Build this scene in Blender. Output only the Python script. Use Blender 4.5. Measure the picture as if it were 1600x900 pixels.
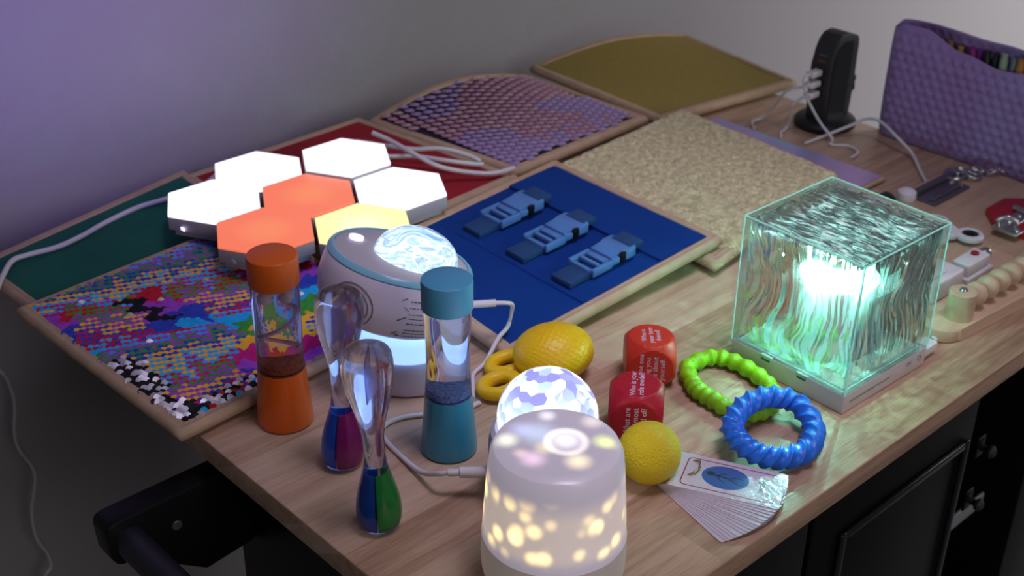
import bpy, bmesh, math, random
from mathutils import Vector, Matrix, noise
PI = math.pi
random.seed(7)
for o in list(bpy.data.objects): bpy.data.objects.remove(o)
sc = bpy.context.scene
COL = sc.collection
Z0 = 0.90                                   # height of the tabletop above the floor; x along the front edge, y inward

# ------------------------------------------------------------------ camera
dr = Vector((0.729277, 0.684218)); pitch = 0.5119; roll = 0.0136
nrm = Vector((-dr.y, dr.x))
def w2t(v): return Vector((v[0]*dr.x+v[1]*dr.y, v[0]*nrm.x+v[1]*nrm.y, v[2]))
fwd = w2t((0, math.cos(pitch), -math.sin(pitch)))
Xc = w2t((1, 0, 0)); Yc = w2t((0, math.sin(pitch), math.cos(pitch)))
c_, s_ = math.cos(roll), math.sin(roll)
right = c_*Xc + s_*Yc; up = -s_*Xc + c_*Yc
cd = bpy.data.cameras.new('camera'); cam = bpy.data.objects.new('camera', cd); COL.objects.link(cam)
M = Matrix((right, up, -fwd)).transposed().to_4x4(); M.translation = Vector((-0.38992, -0.40053, Z0+0.6))
cam.matrix_world = M
cd.sensor_width = 36; cd.lens = 2040.3*36/1600; cd.clip_start = 0.02; cd.clip_end = 50
cd.dof.use_dof = True; cd.dof.focus_distance = 0.96; cd.dof.aperture_fstop = 9.0
sc.camera = cam

# ------------------------------------------------------------------ world, lights, exposure
sc.view_settings.view_transform = 'Standard'; sc.view_settings.look = 'None'
sc.view_settings.gamma = 1; sc.view_settings.exposure = 0; sc.view_settings.use_curve_mapping = False
wd = bpy.data.worlds.new('world'); sc.world = wd; wd.use_nodes = True
wd.node_tree.nodes['Background'].inputs[0].default_value = (0.93, 0.86, 1.0, 1)
wd.node_tree.nodes['Background'].inputs[1].default_value = 0.05
def lamp(name, kind, loc, target, color, power, size=0.5, **kw):
    ld = bpy.data.lights.new(name, kind); ld.color = color; ld.energy = power
    if kind == 'AREA': ld.shape = 'RECTANGLE'; ld.size = size; ld.size_y = kw.get('size_y', size)
    elif kind == 'SPOT': ld.spot_size = kw['angle']; ld.spot_blend = kw.get('blend', 1); ld.shadow_soft_size = size
    else: ld.shadow_soft_size = size
    o = bpy.data.objects.new(name, ld); COL.objects.link(o); o.location = loc
    o.rotation_euler = (Vector(target)-Vector(loc)).to_track_quat('-Z', 'Y').to_euler()
    return o
lamp('window_light', 'AREA', (3.1, -0.9, 1.9), (2.4, 0.85, 0.5), (1.0, 0.96, 0.97), 20, 0.9, size_y=1.0).data.spread = math.radians(95)
cl = lamp('table_fill_light', 'AREA', (0.35, -0.1, 2.5), (0.40, 0.25, 0.9), (0.84, 0.74, 1.0), 0.85, 0.5)  # narrow overhead fill, added to brighten the table but not the wall
cl.data.spread = math.radians(38)
lamp('front_fill_light', 'AREA', (-0.3, -2.5, 1.9), (0.5, 0.2, 0.9), (1.0, 0.91, 0.93), 13, 1.2)  # fill added behind the camera to brighten table edge and pouch
lamp('violet_lamp_light', 'SPOT', (-0.9, -0.5, 1.62), (0.06, 0.82, 1.21), (0.36, 0.20, 1.0), 85, 0.03, angle=math.radians(25), blend=1)
cy = sc.cycles
cy.sample_clamp_indirect = 3.0; cy.use_denoising = True; cy.max_bounces = 14; cy.transmission_bounces = 12; cy.transparent_max_bounces = 16

# ------------------------------------------------------------------ materials
def new_mat(name):
    m = bpy.data.materials.new(name); m.use_nodes = True
    return m, m.node_tree, m.node_tree.nodes['Principled BSDF']
def pm(name, col, rough=0.5, metal=0, coat=0, trans=0, ior=1.45, sss=0, sheen=0, bump=None, emit=None, estr=0, var=None, spec=None):
    m, nt, b = new_mat(name); I = b.inputs
    I['Base Color'].default_value = (*col, 1); I['Roughness'].default_value = rough; I['Metallic'].default_value = metal
    I['Coat Weight'].default_value = coat; I['Transmission Weight'].default_value = trans; I['IOR'].default_value = ior
    I['Sheen Weight'].default_value = sheen
    if spec is not None: I['Specular IOR Level'].default_value = spec
    if sss: I['Subsurface Weight'].default_value = sss; I['Subsurface Scale'].default_value = 0.006
    if emit: I['Emission Color'].default_value = (*emit, 1); I['Emission Strength'].default_value = estr
    N = nt.nodes; L = nt.links
    if bump or var:
        tc = N.new('ShaderNodeTexCoord')
        if bump:
            n = N.new('ShaderNodeTexNoise'); n.inputs['Scale'].default_value = bump[0]; n.inputs['Detail'].default_value = 3
            bp = N.new('ShaderNodeBump'); bp.inputs['Distance'].default_value = bump[1]; bp.inputs['Strength'].default_value = 1
            L.new(tc.outputs['Object'], n.inputs['Vector']); L.new(n.outputs['Fac'], bp.inputs['Height']); L.new(bp.outputs['Normal'], I['Normal'])
        if var:
            n2 = N.new('ShaderNodeTexNoise'); n2.inputs['Scale'].default_value = var[0]; n2.inputs['Detail'].default_value = 4
            mx = N.new('ShaderNodeMix'); mx.data_type = 'RGBA'
            mx.inputs[6].default_value = (*col, 1); mx.inputs[7].default_value = (*var[1], 1)
            L.new(tc.outputs['Object'], n2.inputs['Vector'])
            rp = N.new('ShaderNodeValToRGB'); rp.color_ramp.elements[0].position = 0.35; rp.color_ramp.elements[1].position = 0.65
            L.new(n2.outputs['Fac'], rp.inputs[0]); L.new(rp.outputs[0], mx.inputs[0]); L.new(mx.outputs[2], I['Base Color'])
    return m
def math_node(nt, op, a, b=None, c=None):
    n = nt.nodes.new('ShaderNodeMath'); n.operation = op
    for i, v in enumerate((a, b, c)):
        if v is None: continue
        if isinstance(v, (int, float)): n.inputs[i].default_value = v
        else: nt.links.new(v, n.inputs[i])
    return n.outputs[0]
def ramp(nt, fac, stops, interp='LINEAR'):
    r = nt.nodes.new('ShaderNodeValToRGB'); cr = r.color_ramp; cr.interpolation = interp
    while len(cr.elements) < len(stops): cr.elements.new(0.5)
    for e, (p, c) in zip(cr.elements, stops): e.position = p; e.color = (*c, 1)
    if fac is not None: nt.links.new(fac, r.inputs[0])
    return r.outputs[0]
def glass_mat(name, col, ior=1.45, rough=0.0, clear=0.25):
    """clear acrylic: part of the light passes straight through, the rest refracts"""
    m, nt, b = new_mat(name); N = nt.nodes; L = nt.links
    g = N.new('ShaderNodeBsdfGlass'); g.inputs['Color'].default_value = (*col, 1); g.inputs['IOR'].default_value = ior; g.inputs['Roughness'].default_value = rough
    t = N.new('ShaderNodeBsdfTransparent'); t.inputs[0].default_value = (*col, 1)
    mx = N.new('ShaderNodeMixShader'); mx.inputs[0].default_value = clear
    L.new(g.outputs[0], mx.inputs[1]); L.new(t.outputs[0], mx.inputs[2])
    L.new(mx.outputs[0], N['Material Output'].inputs['Surface']); N.remove(b)
    return m
def wood_mat(name, c1, c2, c3, stave=(0.30, 0.045), offz=0.0):
    m, nt, b = new_mat(name); N = nt.nodes; L = nt.links
    tc = N.new('ShaderNodeTexCoord')
    br = N.new('ShaderNodeTexBrick'); br.offset = 0.37; br.inputs['Scale'].default_value = 1
    br.inputs['Brick Width'].default_value = stave[0]; br.inputs['Row Height'].default_value = stave[1]
    br.inputs['Mortar Size'].default_value = 0.0004; br.inputs['Mortar Smooth'].default_value = 0.4
    br.inputs['Color1'].default_value = (0, 0, 0, 1); br.inputs['Color2'].default_value = (1, 1, 1, 1); br.inputs['Mortar'].default_value = (0.25, 0.25, 0.25, 1)
    mp0 = N.new('ShaderNodeMapping'); sp = N.new('ShaderNodeSeparateXYZ'); cb = N.new('ShaderNodeCombineXYZ')
    L.new(tc.outputs['Object'], sp.inputs[0])
    L.new(sp.outputs[0], cb.inputs[0]); L.new(math_node(nt, 'MULTIPLY_ADD', sp.outputs[2], 1.7, sp.outputs[1]), cb.inputs[1])
    L.new(cb.outputs[0], br.inputs['Vector'])
    mp = N.new('ShaderNodeMapping'); mp.inputs['Scale'].default_value = (7, 90, 90); L.new(tc.outputs['Object'], mp.inputs['Vector'])
    # each stave samples its own grain
    ad = N.new('ShaderNodeVectorMath'); ad.operation = 'MULTIPLY_ADD'; L.new(br.outputs['Color'], ad.inputs[0]); ad.inputs[1].default_value = (13, 7, 5); L.new(mp.outputs[0], ad.inputs[2])
    n1 = N.new('ShaderNodeTexNoise'); n1.inputs['Scale'].default_value = 1; n1.inputs['Detail'].default_value = 5; n1.inputs['Roughness'].default_value = 0.6; n1.inputs['Distortion'].default_value = 0.4
    L.new(ad.outputs[0], n1.inputs['Vector'])
    mp2 = N.new('ShaderNodeMapping'); mp2.inputs['Scale'].default_value = (40, 900, 900); L.new(tc.outputs['Object'], mp2.inputs['Vector'])
    n2 = N.new('ShaderNodeTexNoise'); n2.inputs['Scale'].default_value = 1; n2.inputs['Detail'].default_value = 2; L.new(mp2.outputs[0], n2.inputs['Vector'])
    f = math_node(nt, 'MULTIPLY_ADD', n2.outputs['Fac'], 0.35, math_node(nt, 'MULTIPLY_ADD', n1.outputs['Fac'], 0.8, math_node(nt, 'MULTIPLY', br.outputs['Color'], 0.30)))
    colr = ramp(nt, f, [(0.42, c1), (0.68, c2), (0.95, c3)])
    L.new(colr, b.inputs['Base Color']); b.inputs['Roughness'].default_value = 0.42
    bp = N.new('ShaderNodeBump'); bp.inputs['Distance'].default_value = 0.0003; bp.inputs['Strength'].default_value = 0.6
    L.new(n2.outputs['Fac'], bp.inputs['Height']); L.new(bp.outputs[0], b.inputs['Normal'])
    return m

# ------------------------------------------------------------------ mesh helpers
def link(name, me, mat=None, parent=None, smooth=None, loc=None, rotz=None):
    o = bpy.data.objects.new(name, me); COL.objects.link(o)
    if mat is not None:
        for k in (mat if isinstance(mat, (list, tuple)) else [mat]): me.materials.append(k)
    if smooth is not None:
        me.polygons.foreach_set('use_smooth', [smooth]*len(me.polygons))
    if parent: o.parent = parent
    if loc is not None: o.location = loc
    if rotz is not None: o.rotation_euler = (0, 0, rotz)
    return o
def mesh(name, verts, faces, mat=None, parent=None, smooth=None, **k):
    me = bpy.data.meshes.new(name); me.from_pydata([tuple(v) for v in verts], [], faces); me.update()
    return link(name, me, mat, parent, smooth, **k)
def bmobj(name, bm, mat=None, parent=None, smooth=None, **k):
    bmesh.ops.recalc_face_normals(bm, faces=bm.faces)
    me = bpy.data.meshes.new(name); bm.to_mesh(me); bm.free()
    return link(name, me, mat, parent, smooth, **k)
def sharp(o, deg=35):
    bm = bmesh.new(); bm.from_mesh(o.data)
    for e in bm.edges:
        if len(e.link_faces) == 2 and e.calc_face_angle(0) > math.radians(deg): e.smooth = False
    bm.to_mesh(o.data); bm.free()
    o.data.polygons.foreach_set('use_smooth', [True]*len(o.data.polygons)); return o
def thing(name, label, cat, loc=(0, 0, 0), rotz=0, group=None):
    o = bpy.data.objects.new(name, None); COL.objects.link(o); o.empty_display_size = 0.01
    o.location = (loc[0], loc[1], Z0+loc[2]); o.rotation_euler = (0, 0, rotz)
    return tag(o, label, cat, group)
def tag(o, label, cat, group=None):
    o['label'] = label; o['category'] = cat
    if group: o['group'] = group
    return o
def struct(o): o['kind'] = 'structure'; return o
def add_lathe(bm, prof, seg=64, M=None, a0=0, a1=2*PI):
    full = abs(a1-a0-2*PI) < 1e-6; n = seg if full else seg+1
    rings = []
    for r, z in prof:
        if r < 1e-6: rings.append([bm.verts.new((0, 0, z))])
        else: rings.append([bm.verts.new((r*math.cos(a0+(a1-a0)*i/seg), r*math.sin(a0+(a1-a0)*i/seg), z)) for i in range(n)])
    fs = []
    for A, B in zip(rings, rings[1:]):
        for i in range(seg):
            j = (i+1) % n
            if len(A) == 1 and len(B) == 1: continue
            if len(A) == 1: f = [A[0], B[i], B[j]]
            elif len(B) == 1: f = [A[i], A[j], B[0]]
            else: f = [A[i], A[j], B[j], B[i]]
            try: fs.append(bm.faces.new(f))
            except ValueError: pass
    if M is not None:
        vs = [v for R in rings for v in R]; bmesh.ops.transform(bm, matrix=M, verts=vs)
    return rings, fs
def lathe(name, prof, mat, parent=None, seg=64, deg=35, M=None, **k):
    bm = bmesh.new(); add_lathe(bm, prof, seg, M)
    return sharp(bmobj(name, bm, mat, parent, **k), deg)
def add_box(bm, c, s, M=None, bevel=0):
    r = bmesh.ops.create_cube(bm, size=1); vs = r['verts']
    for v in vs: v.co = Vector((c[0]+v.co.x*s[0], c[1]+v.co.y*s[1], c[2]+v.co.z*s[2]))
    es = list({e for v in vs for e in v.link_edges})
    if bevel:
        rb = bmesh.ops.bevel(bm, geom=es, offset=bevel, segments=3, profile=0.5, affect='EDGES'); vs = list({v for f in rb['faces'] for v in f.verts} | {v for v in vs if v.is_valid})
    if M is not None: bmesh.ops.transform(bm, matrix=M, verts=vs)
    return vs
def box(name, c, s, mat, parent=None, bevel=0, M=None, **k):
    bm = bmesh.new(); add_box(bm, c, s, M, bevel); o = bmobj(name, bm, mat, parent, **k)
    return sharp(o, 40) if bevel else o
def prism(name, poly, h0, h1, mat, parent=None, bevel=0, axis='z', **k):
    """poly of 2-D points extruded; axis z: (x,y) up; axis y: (x,z) along y"""
    bm = bmesh.new()
    f3 = (lambda p, h: (p[0], p[1], h)) if axis == 'z' else ((lambda p, h: (p[0], h, p[1])) if axis == 'y' else (lambda p, h: (h, p[0], p[1])))
    A = [bm.verts.new(f3(p, h0)) for p in poly]; B = [bm.verts.new(f3(p, h1)) for p in poly]
    bm.faces.new(A); bm.faces.new(B[::-1]); n = len(poly)
    for i in range(n): bm.faces.new((A[i], A[(i+1) % n], B[(i+1) % n], B[i]))
    if bevel: bmesh.ops.bevel(bm, geom=list(bm.edges), offset=bevel, segments=2, profile=0.5, affect='EDGES', clamp_overlap=True)
    o = bmobj(name, bm, mat, parent, **k); return sharp(o, 40)
def catmull(P, n=8, closed=False):
    P = [Vector(p) for p in P]; out = []; m = len(P)
    rng = range(m) if closed else range(m-1)
    for i in rng:
        g = (lambda j: P[j % m]) if closed else (lambda j: P[max(0, min(m-1, j))])
        p0, p1, p2, p3 = g(i-1), g(i), g(i+1), g(i+2)
        for k in range(n):
            t = k/n
            out.append(0.5*((2*p1)+(-p0+p2)*t+(2*p0-5*p1+4*p2-p3)*t*t+(-p0+3*p1-3*p2+p3)*t**3))
    if not closed: out.append(P[-1])
    return out
def add_tube(bm, pts, rad, seg=10, closed=False, twist=0.0, rfun=None):
    n = len(pts); rings = []; prev = None
    for i, p in enumerate(pts):
        a = pts[(i-1) % n] if closed or i > 0 else pts[0]; b = pts[(i+1) % n] if closed or i < n-1 else pts[-1]
        t = (b-a).normalized()
        ref = Vector((0, 0, 1)) if abs(t.z) < 0.9 else (prev if prev is not None else Vector((1, 0, 0)))
        u = t.cross(ref).normalized(); v = u.cross(t).normalized(); 
        if prev is not None and not closed and u.dot(prev) < 0 and abs(t.z) > 0.9: pass
        prev = u
        ring = []
        for k in range(seg):
            th = 2*PI*k/seg
            r = rfun(i/n, th) if rfun else (rad[i] if isinstance(rad, list) else rad)
            ring.append(bm.verts.new(p + u*math.cos(th)*r + v*math.sin(th)*r))
        rings.append(ring)
    for i in range(n if closed else n-1):
        A, B = rings[i], rings[(i+1) % n]
        for k in range(seg): bm.faces.new((A[k], A[(k+1) % seg], B[(k+1) % seg], B[k]))
    if not closed: bm.faces.new(rings[0][::-1]); bm.faces.new(rings[-1])
def tube(name, pts, rad, mat, parent=None, seg=10, closed=False, n=8, rfun=None, **k):
    bm = bmesh.new(); add_tube(bm, catmull(pts, n, closed) if n > 1 else [Vector(p) for p in pts], rad, seg, closed, rfun=rfun)
    return sharp(bmobj(name, bm, mat, parent, **k), 50)
def P3(L): return [(a, b, Z0+c) for a, b, c in L]
def text_pts(body, size, spacing=1.0):
    cu = bpy.data.curves.new('t', 'FONT'); cu.body = body; cu.size = size; cu.align_x = 'CENTER'; cu.align_y = 'CENTER'; cu.space_line = spacing; cu.resolution_u = 2
    o = bpy.data.objects.new('t', cu); COL.objects.link(o); bpy.context.view_layer.update()
    me = bpy.data.meshes.new_from_object(o.evaluated_get(bpy.context.evaluated_depsgraph_get()))
    bpy.data.objects.remove(o); bpy.data.curves.remove(cu)
    return me
def text(name, body, size, mat, parent, fn, spacing=1.0, thick=0):
    """text mesh, every vertex placed by fn(x, y) -> 3-D"""
    me = text_pts(body, size, spacing)
    bm = bmesh.new(); bm.from_mesh(me)
    bmesh.ops.remove_doubles(bm, verts=bm.verts, dist=size*1e-4)
    for v in bm.verts: v.co = Vector(fn(v.co.x, v.co.y))
    me2 = bpy.data.meshes.new(name); bm.to_mesh(me2); bm.free()
    return link(name, me2, mat, parent)

# ------------------------------------------------------------------ shared materials
M_white = pm('white_plastic', (0.74, 0.72, 0.74), 0.35)
M_cable = pm('cable_white', (0.72, 0.70, 0.74), 0.45)
M_binding = pm('binding_tan', (0.56, 0.40, 0.27), 0.85, bump=(900, 0.0004), var=(60, (0.50, 0.35, 0.23)))
M_black = pm('black_metal', (0.006, 0.006, 0.007), 0.4, spec=0.25)
M_steel = pm('steel', (0.55, 0.53, 0.55), 0.28, metal=1)
M_darktext = pm('print_dark', (0.06, 0.06, 0.09), 0.6)

# ------------------------------------------------------------------ the room
def wall_mat(name, c):
    return pm(name, c, 0.8, bump=(180, 0.0004))
M_wall = wall_mat('wall_paint', (0.36, 0.35, 0.365))
struct(box('floor', (1.0, 0.0, -0.02), (7.0, 4.0, 0.04), pm('floor_vinyl', (0.20, 0.19, 0.19), 0.5, var=(3, (0.16, 0.15, 0.15)))))
struct(box('wall_back', (1.0, 0.87, 1.25), (7.0, 0.06, 2.5), M_wall))
struct(box('wall_right', (4.4, -0.5, 1.25), (0.06, 3.0, 2.5), M_wall))
struct(box('baseboard_back', (1.0, 0.832, 0.05), (7.0, 0.014, 0.10), pm('baseboard_white', (0.6, 0.6, 0.6), 0.5), bevel=0.003))

# ------------------------------------------------------------------ worktop and cart
M_wood = wood_mat('butcher_block', (0.30, 0.17, 0.10), (0.50, 0.33, 0.215), (0.64, 0.47, 0.33))
TT = 0.021
top = box('wooden_worktop', (0.47, 0.352, -TT/2), (0.94, 0.704, TT), M_wood, bevel=0.0012, loc=(0, 0, Z0))
tag(top, 'butcher block wooden worktop of a rolling cart, with everything laid out on it', 'worktop')
cart = thing('kitchen_cart', 'black kitchen cart with framed door standing under the wooden worktop', 'cart', (0.45, 0.35, -Z0))
def cbox(name, x0, x1, y0, y1, z0, z1, mat=M_black, parent=cart, bevel=0.0015):
    cx, cy_ = 0.45, 0.35                                       # cart origin on the floor
    return box(name, ((x0+x1)/2-cx, (y0+y1)/2-cy_, Z0+(z0+z1)/2), (x1-x0, y1-y0, z1-z0), mat, parent, bevel=bevel)
cbox('body', 0.035, 0.588, 0.04, 0.385, -0.78, -TT-0.0005)
cbox('rear_panel', 0.588, 0.91, 0.355, 0.385, -0.78, -TT-0.0005)
cbox('side_panel', 0.775, 0.91, 0.04, 0.355, -0.78, -TT-0.0005)
cbox('top_rail', 0.588, 0.775, 0.03, 0.05, -0.05, -TT-0.0005)
cbox('shelf', 0.588, 0.775, 0.05, 0.355, -0.45, -0.43)
d1 = cbox('door', 0.335, 0.585, 0.022, 0.0395, -0.76, -0.035)
def frame_strip(x0, x1, z0, z1, d): 
    return cbox('molding', x0, x1, 0.017, 0.0215, z0, z1, parent=d, bevel=0.0018)
M_sheen = pm('black_satin', (0.016, 0.016, 0.02), 0.25)
for a in ((0.374, 0.382, -0.70, -0.092), (0.566, 0.574, -0.70, -0.092), (0.3825, 0.5655, -0.100, -0.092), (0.3825, 0.5655, -0.70, -0.692)):
    frame_strip(*a, d1).data.materials[0] = M_sheen
cbox('drawer_front', 0.05, 0.328, 0.022, 0.0395, -0.76, -0.035)
for z in (-0.168, -0.234):
    k = lathe('hook_knob', [(0, 0), (0.0035, 0), (0.0035, 0.006), (0.0065, 0.009), (0.007, 0.012), (0.004, 0.015), (0, 0.0155)], pm('dark_steel', (0.05, 0.05, 0.055), 0.6, metal=0.5), cart, seg=24,
              M=Matrix.Translation((0.675-0.45, 0.05-0.35, Z0+z)) @ Matrix.Rotation(PI/2, 4, 'X'))
    cbox('knob_plate', 0.667, 0.683, 0.050, 0.053, z-0.012, z+0.012)
cbox('shelf_bracket', 0.655, 0.735, 0.06, 0.064, -0.28, -0.262, pm('grey_metal', (0.25, 0.25, 0.26), 0.4))
for x in (0.06, 0.86):
    for y in (0.07, 0.335):
        cbox('leg', x, x+0.035, y, y+0.035, -Z0, -0.7805)
# end bracket and towel rail on the left side
R_ = [(-0.0895, -0.045), (-0.087, -0.040), (-0.082, -0.038), (0.0345, -0.038), (0.0345, -0.118), (-0.012, -0.123), (-0.066, -0.079), (-0.080, -0.079), (-0.0850, -0.076), (-0.0880, -0.070)]
prism('towel_rail_bracket', [(a-0.45, Z0+b) for a, b in R_], 0.360-0.35, 0.384-0.35, M_black, cart, bevel=0.002, axis='y')
prism('towel_rail_bracket', [(a-0.45, Z0+b) for a, b in R_], -0.02-0.35, 0.004-0.35, M_black, cart, bevel=0.002, axis='y')
tube('towel_rail', [(-0.072-0.45, 0.3605-0.35, Z0-0.060), (-0.072-0.45, 0.0045-0.35, Z0-0.060)], 0.0125, pm('satin_black', (0.02, 0.02, 0.028), 0.4), cart, seg=24, n=1)
lathe('screw_head', [(0, 0.0015), (0.004, 0.0012), (0.0045, 0)], pm('screw_dark', (0.12, 0.12, 0.12), 0.5, metal=0.6), cart, seg=16, M=Matrix.Translation((-0.033-0.45, 0.3598-0.35, Z0-0.066)) @ Matrix.Rotation(PI/2, 4, 'X'))

# ------------------------------------------------------------------ texture tiles
def tile_frame(FL, FR, BR, BL):
    FL, FR, BR, BL = [Vector(p) for p in (FL, FR, BR, BL)]
    def at(u, v, arch=0, archv=0):
        p = (FL*(1-u)+FR*u)*(1-v) + (BL*(1-u)+BR*u)*v
        p = p.copy(); p.z += arch*math.sin(PI*u)*v*v + archv*math.sin(PI*v)*0
        return p
    return at
def make_tile(name, label, FL, FR, BR, BL, panel_mat, arch=0, rim=0.0048, group='fabric texture squares', panel_fn=None, panel_name='fabric_panel', n=24, panel_smooth=True, mg=None, cat='texture square'):
    at = tile_frame(FL, FR, BR, BL); t = thing(name, label, cat, (FL[0], FL[1], 0), 0, group)
    org = Vector((FL[0], FL[1], 0))
    G = lambda u, v: at(u, v, arch) - org
    # backing
    N = n; V = []; F = []
    for side in (0, 1):
        for j in range(N+1):
            for i in range(N+1):
                p = G(i/N, j/N); V.append(p + Vector((0, 0, rim*0.9 if side else -rim*0.85)))
    S = (N+1)**2
    idx = lambda s, i, j: s*S+j*(N+1)+i
    for j in range(N):
        for i in range(N):
            F.append((idx(1, i, j), idx(1, i+1, j), idx(1, i+1, j+1), idx(1, i, j+1))); F.append((idx(0, i, j), idx(0, i, j+1), idx(0, i+1, j+1), idx(0, i+1, j)))
    for i in range(N):
        F += [(idx(0, i, 0), idx(0, i+1, 0), idx(1, i+1, 0), idx(1, i, 0)), (idx(0, i+1, N), idx(0, i, N), idx(1, i, N), idx(1, i+1, N)),
              (idx(0, 0, i+1), idx(0, 0, i), idx(1, 0, i), idx(1, 0, i+1)), (idx(0, N, i), idx(0, N, i+1), idx(1, N, i+1), idx(1, N, i))]
    # inner panel sits just above the backing, bound by the rim
    m = 0.031 if mg is None else mg
    mesh('backing', V, F, M_binding, t, smooth=True)
    # rim: flat double binding, one closed band
    path = [(k/N, 0) for k in range(N)] + [(1, k/N) for k in range(N)] + [(1-k/N, 1) for k in range(N)] + [(0, 1-k/N) for k in range(N)]
    bm = bmesh.new()
    prof = [(-0.0008, -rim*0.9), (-0.0028, -rim*0.3), (-0.0028, rim*0.5), (-0.0004, rim*1.25), (0.0022, rim*1.35), (0.0036, rim*1.08), (0.0055, rim*1.34), (0.0082, rim*1.2), (0.0086, rim*0.7)]
    rings = []
    C = G(0.5, 0.5)
    L = len(path)
    for (u, v) in path:
        p = G(u, v)
        inn = Vector((0, 0, 0))
        if v == 0: inn += (G(0.5, 1)-G(0.5, 0)).normalized()
        if v == 1: inn -= (G(0.5, 1)-G(0.5, 0)).normalized()
        if u == 0: inn += (G(1, 0.5)-G(0, 0.5)).normalized()
        if u == 1: inn -= (G(1, 0.5)-G(0, 0.5)).normalized()
        inn.z = 0
        w = 1 + 0.05*noise.noise(p*40+Vector((FL[0]*9, 0, 0)))
        rings.append([bm.verts.new(p + inn*a*w + Vector((0, 0, b))) for a, b in prof])
    for i in range(L):
        A, B = rings[i], rings[(i+1) % L]
        for k in range(len(prof)-1): bm.faces.new((A[k], A[k+1], B[k+1], B[k]))
    bmobj('binding', bm, M_binding, t, smooth=True)
    if panel_fn: panel_fn(t, G, m)
    else:
        K = 40; V = []; F = []
        for j in range(K+1):
            for i in range(K+1):
                u = m+(1-2*m)*i/K; v = m+(1-2*m)*j/K; V.append(G(u, v)+Vector((0, 0, rim*(1.08 if mg is None else 1.5))))
        for j in range(K):
            for i in range(K): a = j*(K+1)+i; F.append((a, a+1, a+K+2, a+K+1))
        mesh(panel_name, V, F, panel_mat, t, smooth=panel_smooth)
    return t, G
def fabric(name, col, col2, rough=0.9, scale=400, d=0.0006, metal=0, sheen=0.0):
    return pm(name, col, rough, metal=metal, bump=(scale, d), var=(14, col2), sheen=sheen)
# green
make_tile('texture_square', 'dark green felt square at far left under a white cord', (-0.0095, 0.505, 0.0045), (0.225, 0.54, 0.0045), (0.2295, 0.7795, 0.012), (-0.020, 0.735, 0.0045), fabric('felt_green', (0.008, 0.145, 0.095), (0.006, 0.12, 0.085)), panel_name='felt_panel')
# red
make_tile('texture_square', 'red felt square mostly covered by the hexagon lights', (0.235, 0.525, 0.006), (0.497, 0.541, 0.007), (0.468, 0.785, 0.008), (0.225, 0.77, 0.010), fabric('felt_red', (0.36, 0.008, 0.02), (0.27, 0.006, 0.016)), panel_name='felt_panel')
# gold
gold = pm('gold_glitter', (0.44, 0.33, 0.09), 0.6, bump=(1500, 0.0012), var=(700, (0.30, 0.22, 0.05)), spec=0.2)
make_tile('texture_square', 'olive gold glitter square farthest back beside the charging tower', (0.735, 0.545, 0.010), (0.957, 0.5127, 0.012), (0.982, 0.7196, 0.016), (0.742, 0.772, 0.012), gold, arch=0.016, panel_name='glitter_panel')
# fish scale sequins
SC_M = [pm('scale_rose', (0.60, 0.32, 0.44), 0.4, metal=0.4), pm('scale_lilac', (0.50, 0.36, 0.66), 0.4, metal=0.4), pm('scale_pink', (0.66, 0.40, 0.48), 0.4, metal=0.4), pm('scale_gap', (0.02, 0.012, 0.03), 0.6)]
def scales(t, G, m):
    R = Vector((0.88, -0.475)).normalized(); Cc = Vector((-0.87, -0.49)).normalized()
    Cp = Vector((0.49, 0.87)); pr, pc = 0.0128, 0.0118
    c0 = G(m, m); V = []; F = []; MI = []
    K = 24
    for j in range(K+1):
        for i in range(K+1): V.append(G(m+(1-2*m)*i/K, m+(1-2*m)*j/K)+Vector((0, 0, 0.0052)))
    for j in range(K):
        for i in range(K): a = j*(K+1)+i; F.append((a, a+1, a+K+2, a+K+1)); MI.append(3)
    A = G(0, 0); B = G(1, 0)-A; D = G(0, 1)-A
    det = B.x*D.y-B.y*D.x
    for a in range(-60, 60):
        for b in range(-60, 60):
            q = Vector((0.12, 0.11))+R*a*pr+Cc*b*pc+R*((b % 2)*0.0)
            dx, dy = q.x-A.x, q.y-A.y
            u = (dx*D.y-dy*D.x)/det; v = (B.x*dy-B.y*dx)/det
            if not (m+0.01 < u < 1-m-0.01 and m+0.01 < v < 1-m-0.01): continue
            base = G(u, v)+Vector((0, 0, 0.006)); n0 = len(V)
            nx = noise.noise(Vector((q.x*9, q.y*9, 3)))
            mi = 1 if (nx > 0.12 or v < 0.25 and random.random() < 0.5) else (2 if random.random() < 0.3 else 0)
            pts = []
            for k in range(14):
                th = 2*PI*k/14; x = math.cos(th)*pr*0.54; y = math.sin(th)*pc*0.46
                y += 0.0010*math.cos(th)**2*2
                lift = 0.0016*(1-(x/(pr*0.62))**2)
                p = base + Vector((R.x*x+Cp.x*y, R.y*x+Cp.y*y, lift*0.55)); pts.append(p)
            V.append(base+Vector((0, 0, 0.0026))); V += pts
            for k in range(14): F.append((n0, n0+1+k, n0+1+(k+1) % 14)); MI.append(mi)
    o = mesh('scale_panel', V, F, SC_M, t, smooth=False); o.data.polygons.foreach_set('material_index', MI)
make_tile('texture_square', 'pink and lilac fish scale square at the back beside the gold one', (0.503, 0.549, 0.010), (0.722, 0.556, 0.012), (0.7107, 0.7478, 0.013), (0.472, 0.766, 0.010), None, arch=0.022, panel_fn=scales)
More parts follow.
